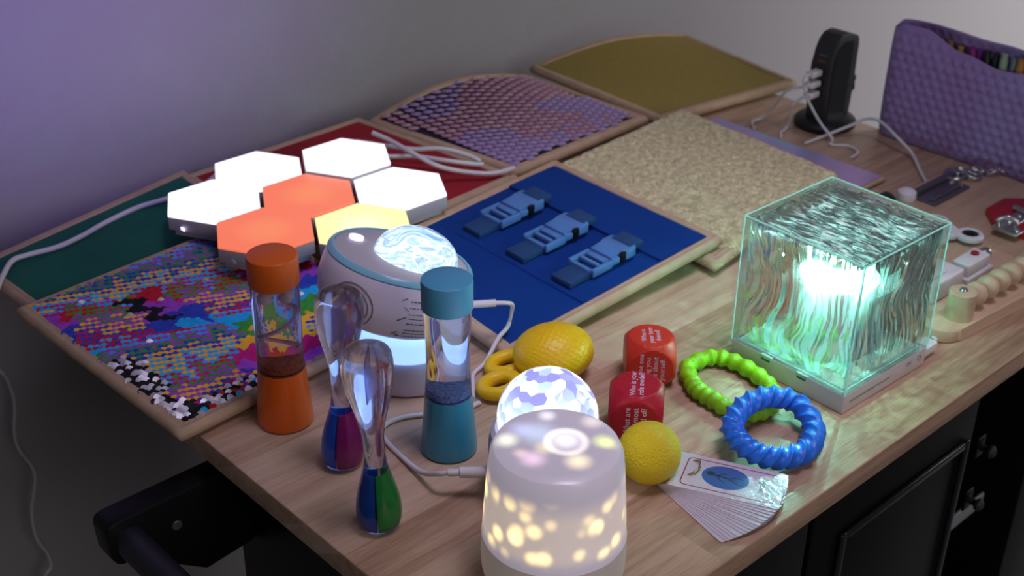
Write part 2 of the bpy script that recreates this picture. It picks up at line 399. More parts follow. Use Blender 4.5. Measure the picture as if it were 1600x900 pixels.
# holographic
m, nt, b = new_mat('holo_fabric'); tc = nt.nodes.new('ShaderNodeTexCoord'); mp = nt.nodes.new('ShaderNodeMapping'); mp.inputs['Scale'].default_value = (9, 2, 1); mp.inputs['Rotation'].default_value = (0, 0, 0.2)
nz = nt.nodes.new('ShaderNodeTexNoise'); nz.inputs['Scale'].default_value = 2.0; nz.inputs['Detail'].default_value = 4; nt.links.new(tc.outputs['Object'], mp.inputs[0]); nt.links.new(mp.outputs[0], nz.inputs['Vector'])
nt.links.new(ramp(nt, nz.outputs['Fac'], [(0.36, (0.30, 0.52, 0.72)), (0.46, (0.45, 0.42, 0.74)), (0.54, (0.60, 0.34, 0.66)), (0.64, (0.42, 0.55, 0.80))]), b.inputs['Base Color']); b.inputs['Roughness'].default_value = 0.32; b.inputs['Metallic'].default_value = 0.35
make_tile('texture_square', 'pastel holographic square half hidden under the cream fleece', (0.575, 0.285, 0.0035), (0.8083, 0.2818, 0.0035), (0.806, 0.5145, 0.0035), (0.575, 0.512, 0.0035), m, panel_name='holographic_panel', rim=0.0026, mg=0.002)
# fleece
M_fleece = pm('cream_fleece', (0.84, 0.72, 0.38), 0.95, bump=(420, 0.002), var=(150, (0.50, 0.42, 0.22)), sheen=0.6)
def fleece(t, G, m):
    K = 190; V = []; F = []
    for j in range(K+1):
        for i in range(K+1):
            u = -0.012+1.024*i/K; v = -0.012+1.024*j/K
            p = G(u, v); e = min(i, j, K-i, K-j)/K
            h = 0.009*min(1, e/0.035)**0.5*max(0.0, min(1.0, (p.x+0.500-0.5285)/0.006))
            q = Vector((p.x, p.y, 0))
            f = noise.noise(q*170)*0.5+noise.noise(q*340)*0.35+noise.noise(q*70)*0.3
            ridge = (1-abs(noise.noise(q*230+Vector((5, 5, 0)))))**3
            V.append(p+Vector((noise.noise(q*260)*0.002, noise.noise(q*260+Vector((9, 0, 0)))*0.002, 0.001+h+0.0022*f*min(1, e/0.02)+0.0011*ridge*min(1, e/0.02))))
    for j in range(K):
        for i in range(K): a = j*(K+1)+i; F.append((a, a+1, a+K+2, a+K+1))
    mesh('fleece_panel', V, F, M_fleece, t, smooth=True)
make_tile('texture_square', 'cream fleece square between the blue buckle square and the ripple lamp', (0.500, 0.2655, 0.0105), (0.742, 0.300, 0.0175), (0.7561, 0.5292, 0.0185), (0.515, 0.520, 0.0110), None, panel_fn=fleece)
# under the fleece corner a further square shows
# rainbow flip sequins
PAL = [('sequin_cyan', (0.01, 0.46, 1.0)), ('sequin_blue', (0.03, 0.06, 0.55)), ('sequin_purple', (0.38, 0.06, 0.62)), ('sequin_red', (0.60, 0.008, 0.03)), ('sequin_gold', (0.95, 0.50, 0.03)),
       ('sequin_green', (0.05, 0.32, 0.05)), ('sequin_black', (0.006, 0.006, 0.01)), ('sequin_silver', (0.62, 0.60, 0.66)), ('sequin_magenta', (0.60, 0.01, 0.22))]
SQ_M = [pm(nm, c, 0.45, metal=0.0 if k != 7 else 0.7, spec=0.3) for k, (nm, c) in enumerate(PAL)]
def sequins(t, G, m):
    th0 = math.radians(-21.6); R = Vector((math.cos(th0), math.sin(th0))); Cv = Vector((-R.y, R.x))
    pr, pc = 0.0052, 0.0034
    A = G(0, 0); B = G(1, 0)-A; D = G(0, 1)-A; det = B.x*D.y-B.y*D.x
    V = []; F = []; MI = []
    K = 16
    for j in range(K+1):
        for i in range(K+1): V.append(G(m+(1-2*m)*i/K, m+(1-2*m)*j/K)+Vector((0, 0, 0.0050)))
    for j in range(K):
        for i in range(K): a = j*(K+1)+i; F.append((a, a+1, a+K+2, a+K+1)); MI.append(6)
    seqn = [0, 1, 2, 8, 4, 5]
    for b in range(-90, 130):
        for a in range(-70, 90):
            q = Vector((0.12, 0.12))+R*(a+0.5*(b % 2))*pr+Cv*b*pc
            dx, dy = q.x-A.x, q.y-A.y
            u = (dx*D.y-dy*D.x)/det; v = (B.x*dy-B.y*dx)/det
            if not (m-0.004 < u < 1-m+0.004 and m-0.004 < v < 1-m+0.004): continue
            w = dy*46 + dx*10 + 0.9*noise.noise(Vector((dx*16, dy*20, 0.3))) + 0.9*noise.noise(Vector((dx*80, dy*80, 7)))
            if noise.noise(Vector((dx*16, dy*22, 4.4))) > -0.16: w += 2.5*(b % 2)
            c = seqn[int(math.floor(w)) % 6]
            if c == 8 and noise.noise(Vector((dx*30, dy*30, 9))) > 0: c = 3
            # flipped (black / silver) patches
            lx, ly = dx-0.066, dy-0.168
            if abs(lx+0.22*ly+0.006*math.sin(ly*300)) < 0.0075 and abs(ly) < 0.027: c = 6
            edge = dx*0.55+dy*0.5
            if dx < 0.020+0.010*noise.noise(Vector((dx*90, dy*60, 1))) and dy < 0.115: c = 7 if random.random() < 0.42 else 6
            if dy < 0.024+0.012*noise.noise(Vector((dx*50, dy*90, 2))) and dx < 0.12: c = 7 if random.random() < 0.3 else (6 if random.random() < 0.6 else c)
            if random.random() < 0.004: c = 7
            base = G(u, v)+Vector((0, 0, 0.0062)); n0 = len(V)
            tilt = 0.36+random.uniform(-0.16, 0.16)+(random.uniform(0.1, 0.6) if c == 7 else 0)
            side = random.uniform(-0.28, 0.28)
            V.append(base)
            rr = 0.0033
            for k in range(10):
                tt = 2*PI*k/10; x = math.cos(tt)*rr; y = math.sin(tt)*rr
                zz = y*tilt + x*side
                V.append(base+Vector((R.x*x+Cv.x*y, R.y*x+Cv.y*y, zz-0.00025)))
            for k in range(10): F.append((n0, n0+1+k, n0+1+(k+1) % 10)); MI.append(c)
    o = mesh('sequin_panel', V, F, SQ_M, t, smooth=False); o.data.polygons.foreach_set('material_index', MI)
make_tile('texture_square', 'rainbow sequin square hanging over the front left table edge', (-0.0158, 0.366, 0.0075), (0.226, 0.384, 0.0075), (0.212, 0.627, 0.017), (-0.0317, 0.6085, 0.0165), None, panel_fn=sequins)
# blue buckle square
M_navy = pm('navy_canvas', (0.004, 0.040, 0.23), 0.75, bump=(1400, 0.0003), spec=0.15)
M_strap = pm('navy_webbing', (0.010, 0.055, 0.17), 0.8, bump=(900, 0.0008))
M_buckle = pm('blue_buckle_plastic', (0.085, 0.22, 0.52), 0.4)
bt, BG = make_tile('texture_square', 'navy blue square with three buckles in front of the hexagon lights', (0.2472, 0.2814, 0.0085), (0.5235, 0.2821, 0.0235), (0.5295, 0.5144, 0.0245), (0.262, 0.4975, 0.0165), M_navy, panel_name='canvas_panel')
def on_blue(x, y, dz):                       # point on the tilted square
    z = 0.0085 + (x-0.247)/(0.277)*0.015 + (y-0.2814)/0.23*0.004
    return Vector((x-0.2472, y-0.2814, z+0.0056+dz))
def blue_strip(name, x0, x1, y0, y1, th, mat, parent=bt, yo=0):
    K = 20; V = []; F = []
    for j in range(K+1):
        y = y0+(y1-y0)*j/K
        prof = [(x0, 0.0), (x0+0.0006, th), (x1-0.0006, th), (x1, 0.0)]
        for x, h in prof: V.append(on_blue(x, y, h))
    for j in range(K):
        for i in range(3): a = j*4+i; F.append((a, a+1, a+5, a+4))
    F += [(0, 1, 2, 3)[::-1], tuple(K*4+i for i in range(4))]
    return mesh(name, V, F, mat, parent, smooth=False)
blue_strip('fold_flap', 0.4485, 0.5135, 0.2905, 0.4995, 0.0016, M_navy)
blue_strip('seam_fold', 0.345, 0.349, 0.291, 0.493, 0.0010, M_navy)
for (bx, by) in ((0.4105, 0.452), (0.4090, 0.3885), (0.4085, 0.3265)):
    # local frame: u along the strap (+x), w across (+y)
    def bp(u, w, h): return on_blue(bx+u, by+w, h)
    def bpoly(name, poly, h0, h1, mat, parent):
        bm = bmesh.new(); A = [bm.verts.new(bp(u, w, h0)) for u, w in poly]; B = [bm.verts.new(bp(u, w, h1)) for u, w in poly]
        bm.faces.new(A); bm.faces.new(B[::-1]); n = len(poly)
        for i in range(n): bm.faces.new((A[i], A[(i+1) % n], B[(i+1) % n], B[i]))
        bmesh.ops.bevel(bm, geom=list(bm.edges), offset=0.0007, segments=2, profile=0.5, affect='EDGES', clamp_overlap=True)
        return sharp(bmobj(name, bm, mat, parent), 40)
    bk = bpoly('buckle', [(-0.004, -0.0135), (0.010, -0.0135), (0.015, -0.0165), (0.026, -0.0165), (0.029, -0.013), (0.029, 0.013), (0.026, 0.0165), (0.015, 0.0165), (0.010, 0.0135), (-0.004, 0.0135)], 0.004, 0.0125, M_buckle, bt)
    bpoly('prong_body', [(-0.0045, -0.0115), (-0.0045, 0.0115), (-0.012, 0.0115), (-0.012, -0.0115)], 0.005, 0.0105, M_buckle, bk)
    bpoly('side_arm', [(-0.0045, -0.0165), (0.009, -0.0165), (0.009, -0.0140), (-0.0045, -0.0125)], 0.005, 0.011, M_buckle, bk)
    bpoly('side_arm', [(-0.030, -0.0165), (-0.0046, -0.0165), (-0.0046, -0.0120), (-0.030, -0.0128)], 0.003, 0.0105, M_buckle, bk)
    bpoly('side_arm', [(-0.030, 0.0165), (-0.0046, 0.0165), (-0.0046, 0.0120), (-0.030, 0.0128)], 0.003, 0.0105, M_buckle, bk)
    bpoly('ladder_bar', [(-0.0205, -0.0118), (-0.0165, -0.0118), (-0.0165, 0.0118), (-0.0205, 0.0118)], 0.0055, 0.0105, M_buckle, bk)
    bpoly('ladder_bar', [(-0.030, -0.0118), (-0.026, -0.0118), (-0.026, 0.0118), (-0.030, 0.0118)], 0.003, 0.0085, M_buckle, bk)
    bpoly('release_loop', [(0.004, -0.0155), (0.009, -0.0125), (0.014, -0.0150), (0.011, -0.0185), (0.006, -0.0185)], 0.0045, 0.0132, M_black, bk)
    # webbing: low strap in front and short strap behind
    st = bpoly('strap', [(-0.056, -0.0125), (-0.022, -0.0118), (-0.022, 0.0118), (-0.056, 0.0125)], 0.0006, 0.0062, M_strap, bt)
    bpoly('strap', [(0.0225, -0.0120), (0.0405, -0.0125), (0.0405, 0.0125), (0.0225, 0.0120)], 0.0070, 0.0130, M_strap, bt)

# ------------------------------------------------------------------ hexagon lights
HZ = 0.0065; hk = (0.558-HZ)/0.558
HC = Vector((-0.38992+(0.26745+0.38992)*hk, -0.40053+(0.59877+0.40053)*hk)); HA = -0.53503; HP = 0.09196*hk; HR = 0.05195*0.975*hk
def hexpoly(r): return [(r*math.cos(PI/6+k*PI/3), r*math.sin(PI/6+k*PI/3)) for k in range(6)]
def hex_light_mat(name, inner, outer, s_in, s_out):
    m, nt, b = new_mat(name)
    tc = nt.nodes.new('ShaderNodeTexCoord'); ln = nt.nodes.new('ShaderNodeVectorMath'); ln.operation = 'LENGTH'; nt.links.new(tc.outputs['Object'], ln.inputs[0])
    d = math_node(nt, 'DIVIDE', ln.outputs['Value'], 0.052)
    col = ramp(nt, d, [(0.0, inner), (0.55, tuple((a+c)/2 for a, c in zip(inner, outer))), (1.0, outer)])
    nt.links.new(col, b.inputs['Emission Color']); b.inputs['Base Color'].default_value = (0.15, 0.15, 0.15, 1); b.inputs['Roughness'].default_value = 0.45
    mr = nt.nodes.new('ShaderNodeMapRange'); mr.inputs['To Min'].default_value = s_in; mr.inputs['To Max'].default_value = s_out; nt.links.new(d, mr.inputs[0]); nt.links.new(mr.outputs[0], b.inputs['Emission Strength'])
    return m
HM = {'white': hex_light_mat('diffuser_white_lit', (0.95, 0.95, 1), (0.90, 0.90, 1), 1.6, 1.4),
      'orange': hex_light_mat('diffuser_orange_lit', (1.0, 0.46, 0.12), (0.98, 0.18, 0.07), 1.0, 0.92),
      'yellow': hex_light_mat('diffuser_yellow_lit', (1.0, 0.98, 0.82), (1.0, 0.80, 0.36), 2.4, 1.2)}
M_hexside = pm('hex_housing', (0.52, 0.48, 0.52), 0.45)
M_glint = pm('side_glint_lit', (0.3, 0.3, 0.5), 0.3, emit=(0.75, 0.7, 1.0), estr=2.2)
for (i, j, kind, lb) in ((0, 0, 'orange', 'orange lit hexagon light in the centre of the cluster'), (-1, 0, 'white', 'white lit hexagon light at the far left of the cluster'),
                         (1, 0, 'white', 'white lit hexagon light at the right end of the cluster'), (-1, 1, 'white', 'white lit hexagon light at the back left of the cluster'),
                         (0, 1, 'white', 'white lit hexagon light farthest back beside the white cords'), (0, -1, 'orange', 'orange lit hexagon light behind the orange capped bottle'),
                         (1, -1, 'yellow', 'pale yellow lit hexagon light behind the projector lamp')):
    lx, ly = (i+j*0.5)*HP, j*HP*math.sqrt(3)/2
    cx = HC.x+math.cos(HA)*lx-math.sin(HA)*ly; cyy = HC.y+math.sin(HA)*lx+math.cos(HA)*ly
    t = thing('hexagon_light', lb, 'light', (cx, cyy, HZ+{(-1, 1): -0.005, (0, 1): 0.003, (0, -1): 0.0035, (-1, 0): 0.0015}.get((i, j), 0)), HA, 'modular hexagon lights')
    prism('diffuser', hexpoly(HR), 0.0395, 0.042, HM[kind], t, bevel=0.0008)
    prism('housing', hexpoly(HR), 0.0265, 0.0394, M_hexside, t, bevel=0.0006)
    prism('base', hexpoly(HR*0.88), 0.0190, 0.02645, M_hexside, t, bevel=0.0006)
    ap = HR*math.cos(PI/6)
    box('side_glint', (0.012, -ap*0.999, 0.030), (0.010, 0.0008, 0.0028), M_glint if kind == 'white' else M_white, t, M=Matrix.Rotation(-2*PI/6, 4, 'Z'))  # reflected glare on the housing, imitated by a small bright strip
    if i == -1 and j == 0 or i == 0 and j == -1 or 1:
        for q in (0, 2, 4):
            lathe('foot', [(0, 0.0185), (0.004, 0.0180), (0.004, 0.0195), (0, 0.0195)], M_white, t, seg=12, M=Matrix.Translation((0.03*math.cos(q*PI/3), 0.03*math.sin(q*PI/3), 0)))

# ------------------------------------------------------------------ sensory bottles
M_clear = glass_mat('clear_liquid', (0.93, 0.93, 0.99), 1.33, 0.0, 0.12)
def bottle(label, x, y, prof_low, prof_top, cap, liq, foam, capm, zl):
    t = thing('sensory_bottle', label, 'bottle', (x, y, 0.0005))
    lathe('liquid', prof_low, liq, t)
    lathe('clear_tube', prof_top, M_clear, t)
    lathe('foam', [(0, zl+0.0006), (0.0146, zl+0.0006), (0.0144, zl+0.0062), (0.010, zl+0.0072), (0, zl+0.0066)], foam, t)
    lathe('cap', cap, capm, t)
    return t
M_ol = pm('orange_liquid', (0.78, 0.12, 0.004), 0.35, coat=0.5, sss=0.15)
M_of = pm('orange_foam', (0.50, 0.10, 0.01), 0.6, bump=(600, 0.002), var=(500, (0.25, 0.05, 0.02)))
M_oc = pm('orange_cap', (0.80, 0.14, 0.012), 0.38)
ob = bottle('hourglass sensory bottle with orange cap and orange liquid', 0.0624, 0.3413,
       [(0, 0), (0.0205, 0), (0.0219, 0.0012), (0.0221, 0.003), (0.0215, 0.012), (0.0198, 0.032), (0.0187, 0.047), (0.0185, 0.0495), (0, 0.0495)],
       [(0, 0.0497), (0.0184, 0.0497), (0.0180, 0.060), (0.01795, 0.072), (0.0182, 0.088), (0.0184, 0.104), (0.0183, 0.120), (0.0178, 0.1235), (0, 0.1238)],
       [(0, 0.1240), (0.0188, 0.1240), (0.0192, 0.1246), (0.0194, 0.144), (0.0188, 0.1472), (0.0176, 0.148), (0, 0.148)], M_ol, M_of, M_oc, 0.0497)
M_pearl = pm('pearl_ball', (0.75, 0.55, 0.62), 0.2, emit=(1, 0.4, 0.5), estr=0.0)
for dx, dy in ((-0.0080, -0.001), (0.0026, -0.0088)):
    bm = bmesh.new(); bmesh.ops.create_uvsphere(bm, u_segments=24, v_segments=14, radius=0.0053, matrix=Matrix.Translation((dx, dy, 0.1150)))
    bmobj('floating_bead', bm, M_pearl, ob, smooth=True)
tube('spiral', [(0.010*math.cos(a*0.7), 0.010*math.sin(a*0.7), 0.066+a*0.0038) for a in range(0, 11)], 0.0016, pm('spiral_plastic', (0.55, 0.45, 0.6), 0.2, trans=0.8), ob, seg=8)
M_bl = pm('blue_liquid', (0.035, 0.32, 0.52), 0.35, coat=0.5, sss=0.15)
M_bf = pm('blue_foam', (0.35, 0.42, 0.65), 0.5, bump=(700, 0.002), var=(600, (0.03, 0.16, 0.55)))
M_bc = pm('blue_cap', (0.09, 0.38, 0.60), 0.42)
bottle('hourglass sensory bottle with blue cap and blue liquid', 0.1339, 0.2259,
       [(0, 0), (0.0202, 0), (0.0215, 0.0012), (0.0217, 0.003), (0.0212, 0.012), (0.0192, 0.034), (0.0181, 0.047), (0.0179, 0.0505), (0, 0.0505)],
       [(0, 0.0507), (0.0178, 0.0507), (0.0170, 0.062), (0.0163, 0.078), (0.0165, 0.096), (0.0174, 0.113), (0.0180, 0.122), (0.0174, 0.1245), (0, 0.1248)],
       [(0, 0.1250), (0.0185, 0.1250), (0.0190, 0.1256), (0.0191, 0.1455), (0.0186, 0.1482), (0.0174, 0.149), (0, 0.149)], M_bl, M_bf, M_bc, 0.0507)
# liquid motion droppers
M_acr = glass_mat('clear_acrylic', (0.97, 0.96, 1.0), 1.42, 0.0, 0.22)
def dropper(label, x, y, colA, colB, tilt, rot):
    t = thing('liquid_motion_dropper', label, 'liquid timer', (x, y, 0.0008), rot)
    W = [(0.0, 0), (0.0118, 0), (0.0138, 0.0012), (0.0158, 0.0075), (0.0164, 0.0145), (0.0155, 0.0235), (0.0132, 0.034), (0.0104, 0.044), (0.0084, 0.0525), (0.0075, 0.062)]
    H = 0.1455
    up_ = [(r, H-z) for r, z in W[::-1]]
    prof = W + [(0.0072, 0.075)] + up_[:-1] + [(0.0145, H-0.0010), (0, H)]
    prof = W + [(0.0075, 0.073), (0.0078, 0.079), (0.0085, 0.085), (0.0102, 0.093), (0.0128, 0.103), (0.0153, 0.113), (0.0170, 0.1225), (0.0176, 0.131), (0.0174, 0.1378), (0.0166, 0.1428), (0.0152, 0.1451), (0, 0.1455)]
    sh = lathe('acrylic_shell', prof, M_acr, t, seg=48)
    S = (math.radians(3), PI-math.radians(3)), (PI+math.radians(3), 2*PI-math.radians(3))
    ri = 0.0058
    inner = [(0.0108, 0.0022), (0.0128, 0.0035), (0.0146, 0.009), (0.0151, 0.0145), (0.0143, 0.0225), (0.0121, 0.0325), (0.0095, 0.0410), (0.0078, 0.0470)]
    for k, ((a0, a1), c) in enumerate(zip(S, (colA, colB))):
        bm = bmesh.new()
        loop = [(0.0005, 0.0022)]+inner+[(ri, 0.0475), (ri, 0.015), (0.0032, 0.012), (0.0005, 0.0115), (0.0005, 0.0022)]
        rings, fs = add_lathe(bm, loop, 20, None, a0+PI/2, a1+PI/2)
        bmesh.ops.remove_doubles(bm, verts=bm.verts, dist=1e-6)
        bmesh.ops.holes_fill(bm, edges=[e for e in bm.edges if e.is_boundary])
        sharp(bmobj('coloured_liquid', bm, c, t), 40)
    box('divider', (0, 0, 0.0068), (0.0007, 0.0250, 0.0090), M_white, t)
    box('divider', (0, 0, 0.1265), (0.0008, 0.0270, 0.028), glass_mat('divider_film', (0.75, 0.72, 0.9), 1.2, 0.15, 0.3), t)
    t.rotation_euler = tilt
    return t
def liqm(name, c): return pm(name, c, 0.08, trans=0.35, ior=1.2, coat=0.6)
VA = math.radians(46.8-90)
dropper('liquid motion timer with blue and green liquid, the front one of two', 0.0387, 0.1892, liqm('liquid_blue', (0.008, 0.12, 0.60)), liqm('liquid_green', (0.01, 0.36, 0.06)), (0.012, -0.026, VA), VA)
dropper('liquid motion timer with blue and magenta liquid, standing behind the other', 0.0622, 0.2650, liqm('liquid_azure', (0.015, 0.20, 1.0)), liqm('liquid_magenta', (0.45, 0.015, 0.26)), (-0.012, 0.026, VA-0.25), VA)

# ------------------------------------------------------------------ star projector
vr = Vector((0.729, -0.684, 0)); vf = Vector((0.684, 0.729, 0))
pj = thing('projector_lamp', 'white oval projector lamp with lit swirl dome and pale blue ring', 'lamp', (0.1795, 0.3305, 0.0005))
M_pw = pm('projector_white', (0.72, 0.66, 0.78), 0.38)
M_pg = pm('projector_face', (0.52, 0.49, 0.54), 0.45)
M_glow = pm('lit_collar', (0.6, 0.7, 0.9), 0.4, emit=(0.25, 0.45, 1.0), estr=1.5)
lathe('base', [(0, 0), (0.0395, 0), (0.0415, 0.0015), (0.0425, 0.006), (0.0425, 0.022), (0.0412, 0.0275), (0.0390, 0.0300), (0, 0.0305)], M_pw, pj)
lathe('glow_collar', [(0, 0.0306), (0.0385, 0.0306), (0.0405, 0.0340), (0.0435, 0.0385), (0.0440, 0.0450), (0.0420, 0.0490), (0.030, 0.0540), (0, 0.0560)], M_glow, pj)
tiltM = Matrix.Translation(vr*-0.0120+Vector((0, 0, 0.0755))+vf*0.002) @ Matrix.Rotation(math.radians(14), 4, Vector((0.684, 0.729, 0))) @ Matrix.Rotation(math.radians(-9), 4, vr)
PB = [(0, -0.0235), (0.030, -0.0232), (0.046, -0.0215), (0.0550, -0.0165), (0.0610, -0.006), (0.0630, 0.006), (0.0620, 0.018), (0.0600, 0.0270)]
body = lathe('body', PB+[(0.0585, 0.0290), (0, 0.0295)], M_pw, pj, seg=96, M=tiltM)
lathe('blue_ring', [(0.0598, 0.0272), (0.0602, 0.0285), (0.0590, 0.0308), (0.0570, 0.0325), (0.0555, 0.0322), (0.0555, 0.0296), (0.0580, 0.0285), (0.0598, 0.0272)], pm('ring_blue', (0.24, 0.56, 0.72), 0.3), pj, seg=96, M=tiltM)
lathe('top_face', [(0, 0.0345), (0.030, 0.0338), (0.050, 0.0325), (0.0552, 0.0312), (0.0552, 0.0297), (0, 0.0297)], M_pg, pj, seg=96, M=tiltM)
vrl = Vector((0.729, -0.684)); vfl = Vector((0.684, 0.729))
def face_pt(a, b, z=0.0): q = vr*a+vf*b; return tiltM @ Matrix.Translation((q.x, q.y, z))
# swirl dome
m, nt, b = new_mat('swirl_dome_lit')
tc = nt.nodes.new('ShaderNodeTexCoord'); nz = nt.nodes.new('ShaderNodeTexNoise'); nz.inputs['Scale'].default_value = 26; nz.inputs['Detail'].default_value = 4; nz.inputs['Distortion'].default_value = 1.3
mpp = nt.nodes.new('ShaderNodeMapping'); mpp.inputs['Scale'].default_value = (1, 1.0, 1.9); nt.links.new(tc.outputs['Object'], mpp.inputs[0]); nt.links.new(mpp.outputs[0], nz.inputs['Vector'])
nt.links.new(ramp(nt, nz.outputs['Fac'], [(0.34, (0.10, 0.22, 0.42)), (0.42, (0.35, 0.62, 0.90)), (0.455, (0.75, 0.92, 1.0)), (0.50, (0.22, 0.42, 0.66)), (0.55, (0.85, 0.97, 1)), (0.62, (0.36, 0.60, 0.85)), (0.68, (0.9, 1, 0.98))]), b.inputs['Emission Color'])
b.inputs['Emission Strength'].default_value = 1.25; b.inputs['Base Color'].default_value = (0.3, 0.4, 0.5, 1); b.inputs['Roughness'].default_value = 0.06; b.inputs['Coat Weight'].default_value = 1
bp_ = nt.nodes.new('ShaderNodeBump'); bp_.inputs['Distance'].default_value = 0.003; nt.links.new(nz.outputs['Fac'], bp_.inputs['Height']); nt.links.new(bp_.outputs[0], b.inputs['Normal'])
lathe('swirl_dome', [(0.0345, 0.0320)]+[(0.0345*math.cos(k*PI/24), 0.0335+0.0245*math.sin(k*PI/24)) for k in range(0, 12)]+[(0, 0.0580)], m, pj, seg=64, M=face_pt(0.0115, -0.002))
lathe('light_button', [(0, 0.0362), (0.0062, 0.0358), (0.0062, 0.0335), (0, 0.0335)], pm('button_lit', (0.8, 0.8, 0.9), 0.4, emit=(0.85, 0.8, 1), estr=0.9), pj, seg=24, M=face_pt(-0.0385, 0.010) )
box('sensor_window', (0, 0, 0.0343), (0.008, 0.003, 0.0014), pm('sensor_blue', (0.25, 0.28, 0.5), 0.2), pj, M=face_pt(-0.014, 0.024) @ Matrix.Rotation(-0.75, 4, 'Z'), bevel=0.0005)
# side dial and print follow the curved body
def body_pt(ax, z, off=0.0006):
    """ax = angle around the body axis (0 = towards the viewer, + = image right)"""
    for (r0, z0), (r1, z1) in zip(PB, PB[1:]):
        if z0 <= z <= z1: k = (z-z0)/(z1-z0); r = r0+(r1-r0)*k; break
    else: r = PB[-1][0]
    d = vr*math.sin(ax)-vf*math.cos(ax)
    return tiltM @ (d*(r+off)+Vector((0, 0, z)))
M_ring = pm('dial_groove', (0.22, 0.20, 0.26), 0.5)
dz, da = 0.002, -0.52
for rr_, nm in ((0.0190, 'dial_ring'), (0.0150, 'dial_ring')):
    tube(nm, [body_pt(da+rr_*math.cos(k*PI/16)/0.062, dz+rr_*math.sin(k*PI/16)*0.92, 0.0003) for k in range(32)], 0.0006, M_ring, pj, seg=6, closed=True, n=1)
tube('dial_pointer', [body_pt(da+0.10, dz+0.0085, 0.0004), body_pt(da+0.135, dz+0.012, 0.0004)], 0.0005, M_darktext, pj, seg=6, n=1)
def print_strip(name, ax, z, w, h, sl=0):
    K = 8; V = []; F = []
    for k in range(K+1):
        a = ax+w*k/K/0.062
        V += [body_pt(a, z+sl*k/K-h/2), body_pt(a, z+sl*k/K+h/2)]
    for k in range(K): F.append((2*k, 2*k+2, 2*k+3, 2*k+1))
    return V, F
V = []; F = []
random.seed(3)
for r_, (zz, w_, hh) in enumerate([(0.004, 0.016, 0.0009), (0.0005, 0.018, 0.0006), (-0.003, 0.018, 0.0006), (-0.0055, 0.018, 0.0006), (-0.0085, 0.014, 0.0008), (-0.0125, 0.019, 0.0009), (-0.0148, 0.019, 0.0009), (-0.0171, 0.021, 0.0009)]):
    x = 0.0
    while x < w_:
        l = random.uniform(0.0012, 0.0035); v, f = print_strip('', 0.22+x/0.062, zz*1.5+0.012, l, hh, 0); n0 = len(V); V += v; F += [tuple(n0+i for i in q) for q in f]; x += l+0.0006
for (a, z, w, h, sl) in ((0.02, -0.0165, 0.0045, 0.0010, 0.003), (0.07, -0.0170, 0.004, 0.0012, 0.0), (0.05, -0.0075, 0.006, 0.0009, 0.004), (0.06, 0.004, 0.004, 0.0006, 0.002), (0.10, 0.0008, 0.004, 0.0006, -0.003)):
    v, f = print_strip('', a+0.05, z*1.5+0.012, w, h, sl); n0 = len(V); V += v; F += [tuple(n0+i for i in q) for q in f]
mesh('printed_label', V, F, M_darktext, pj)
random.seed(11)

# ------------------------------------------------------------------ night light (front) and crystal dome lamp
nl = thing('night_light', 'white frosted cylinder night light glowing with yellow spots, nearest the camera', 'lamp', (0.0933, 0.0708, 0.0003))
nl.scale = (0.977, 0.977, 1.02)
lathe('base', [(0, 0), (0.0440, 0), (0.0462, 0.002), (0.0470, 0.0055), (0.0474, 0.0058), (0.0490, 0.012), (0.0496, 0.020), (0.0492, 0.0385), (0, 0.0385)], pm('cream_plastic', (0.66, 0.60, 0.60), 0.4, emit=(1.0, 0.85, 0.7), estr=0.08), nl, seg=96)
m, nt, b = new_mat('frosted_cover_lit')
b.inputs['Base Color'].default_value = (0.55, 0.51, 0.60, 1); b.inputs['Roughness'].default_value = 0.3; b.inputs['Coat Weight'].default_value = 0.3
tc = nt.nodes.new('ShaderNodeTexCoord'); sp = nt.nodes.new('ShaderNodeSeparateXYZ'); nt.links.new(tc.outputs['Object'], sp.inputs[0])
vo = nt.nodes.new('ShaderNodeTexVoronoi'); vo.inputs['Scale'].default_value = 72; vo.inputs['Randomness'].default_value = 0.9; vo.feature = 'SMOOTH_F1'; vo.inputs['Smoothness'].default_value = 0.35
nt.links.new(tc.outputs['Object'], vo.inputs['Vector'])
spots = nt.nodes.new('ShaderNodeMapRange'); spots.interpolation_type = 'SMOOTHSTEP'; spots.inputs['From Min'].default_value = 0.62; spots.inputs['From Max'].default_value = 0.20; nt.links.new(vo.outputs['Distance'], spots.inputs[0])
nn = nt.nodes.new('ShaderNodeTexNoise'); nn.inputs['Scale'].default_value = 42; nn.inputs['Detail'].default_value = 1; nt.links.new(tc.outputs['Object'], nn.inputs['Vector'])
nm_ = nt.nodes.new('ShaderNodeMapRange'); nm_.interpolation_type = 'SMOOTHSTEP'; nm_.inputs['From Min'].default_value = 0.22; nm_.inputs['From Max'].default_value = 0.52; nt.links.new(nn.outputs['Fac'], nm_.inputs[0])
zr = nt.nodes.new('ShaderNodeMapRange'); zr.interpolation_type = 'SMOOTHSTEP'; zr.inputs['From Min'].default_value = 0.094; zr.inputs['From Max'].default_value = 0.076; nt.links.new(sp.outputs[2], zr.inputs[0])
zr2 = nt.nodes.new('ShaderNodeMapRange'); zr2.interpolation_type = 'SMOOTHSTEP'; zr2.inputs['From Min'].default_value = 0.040; zr2.inputs['From Max'].default_value = 0.052; nt.links.new(sp.outputs[2], zr2.inputs[0])
side = math_node(nt, 'MULTIPLY', math_node(nt, 'MULTIPLY', math_node(nt, 'MULTIPLY', spots.outputs[0], nm_.outputs[0]), zr.outputs[0]), zr2.outputs[0])
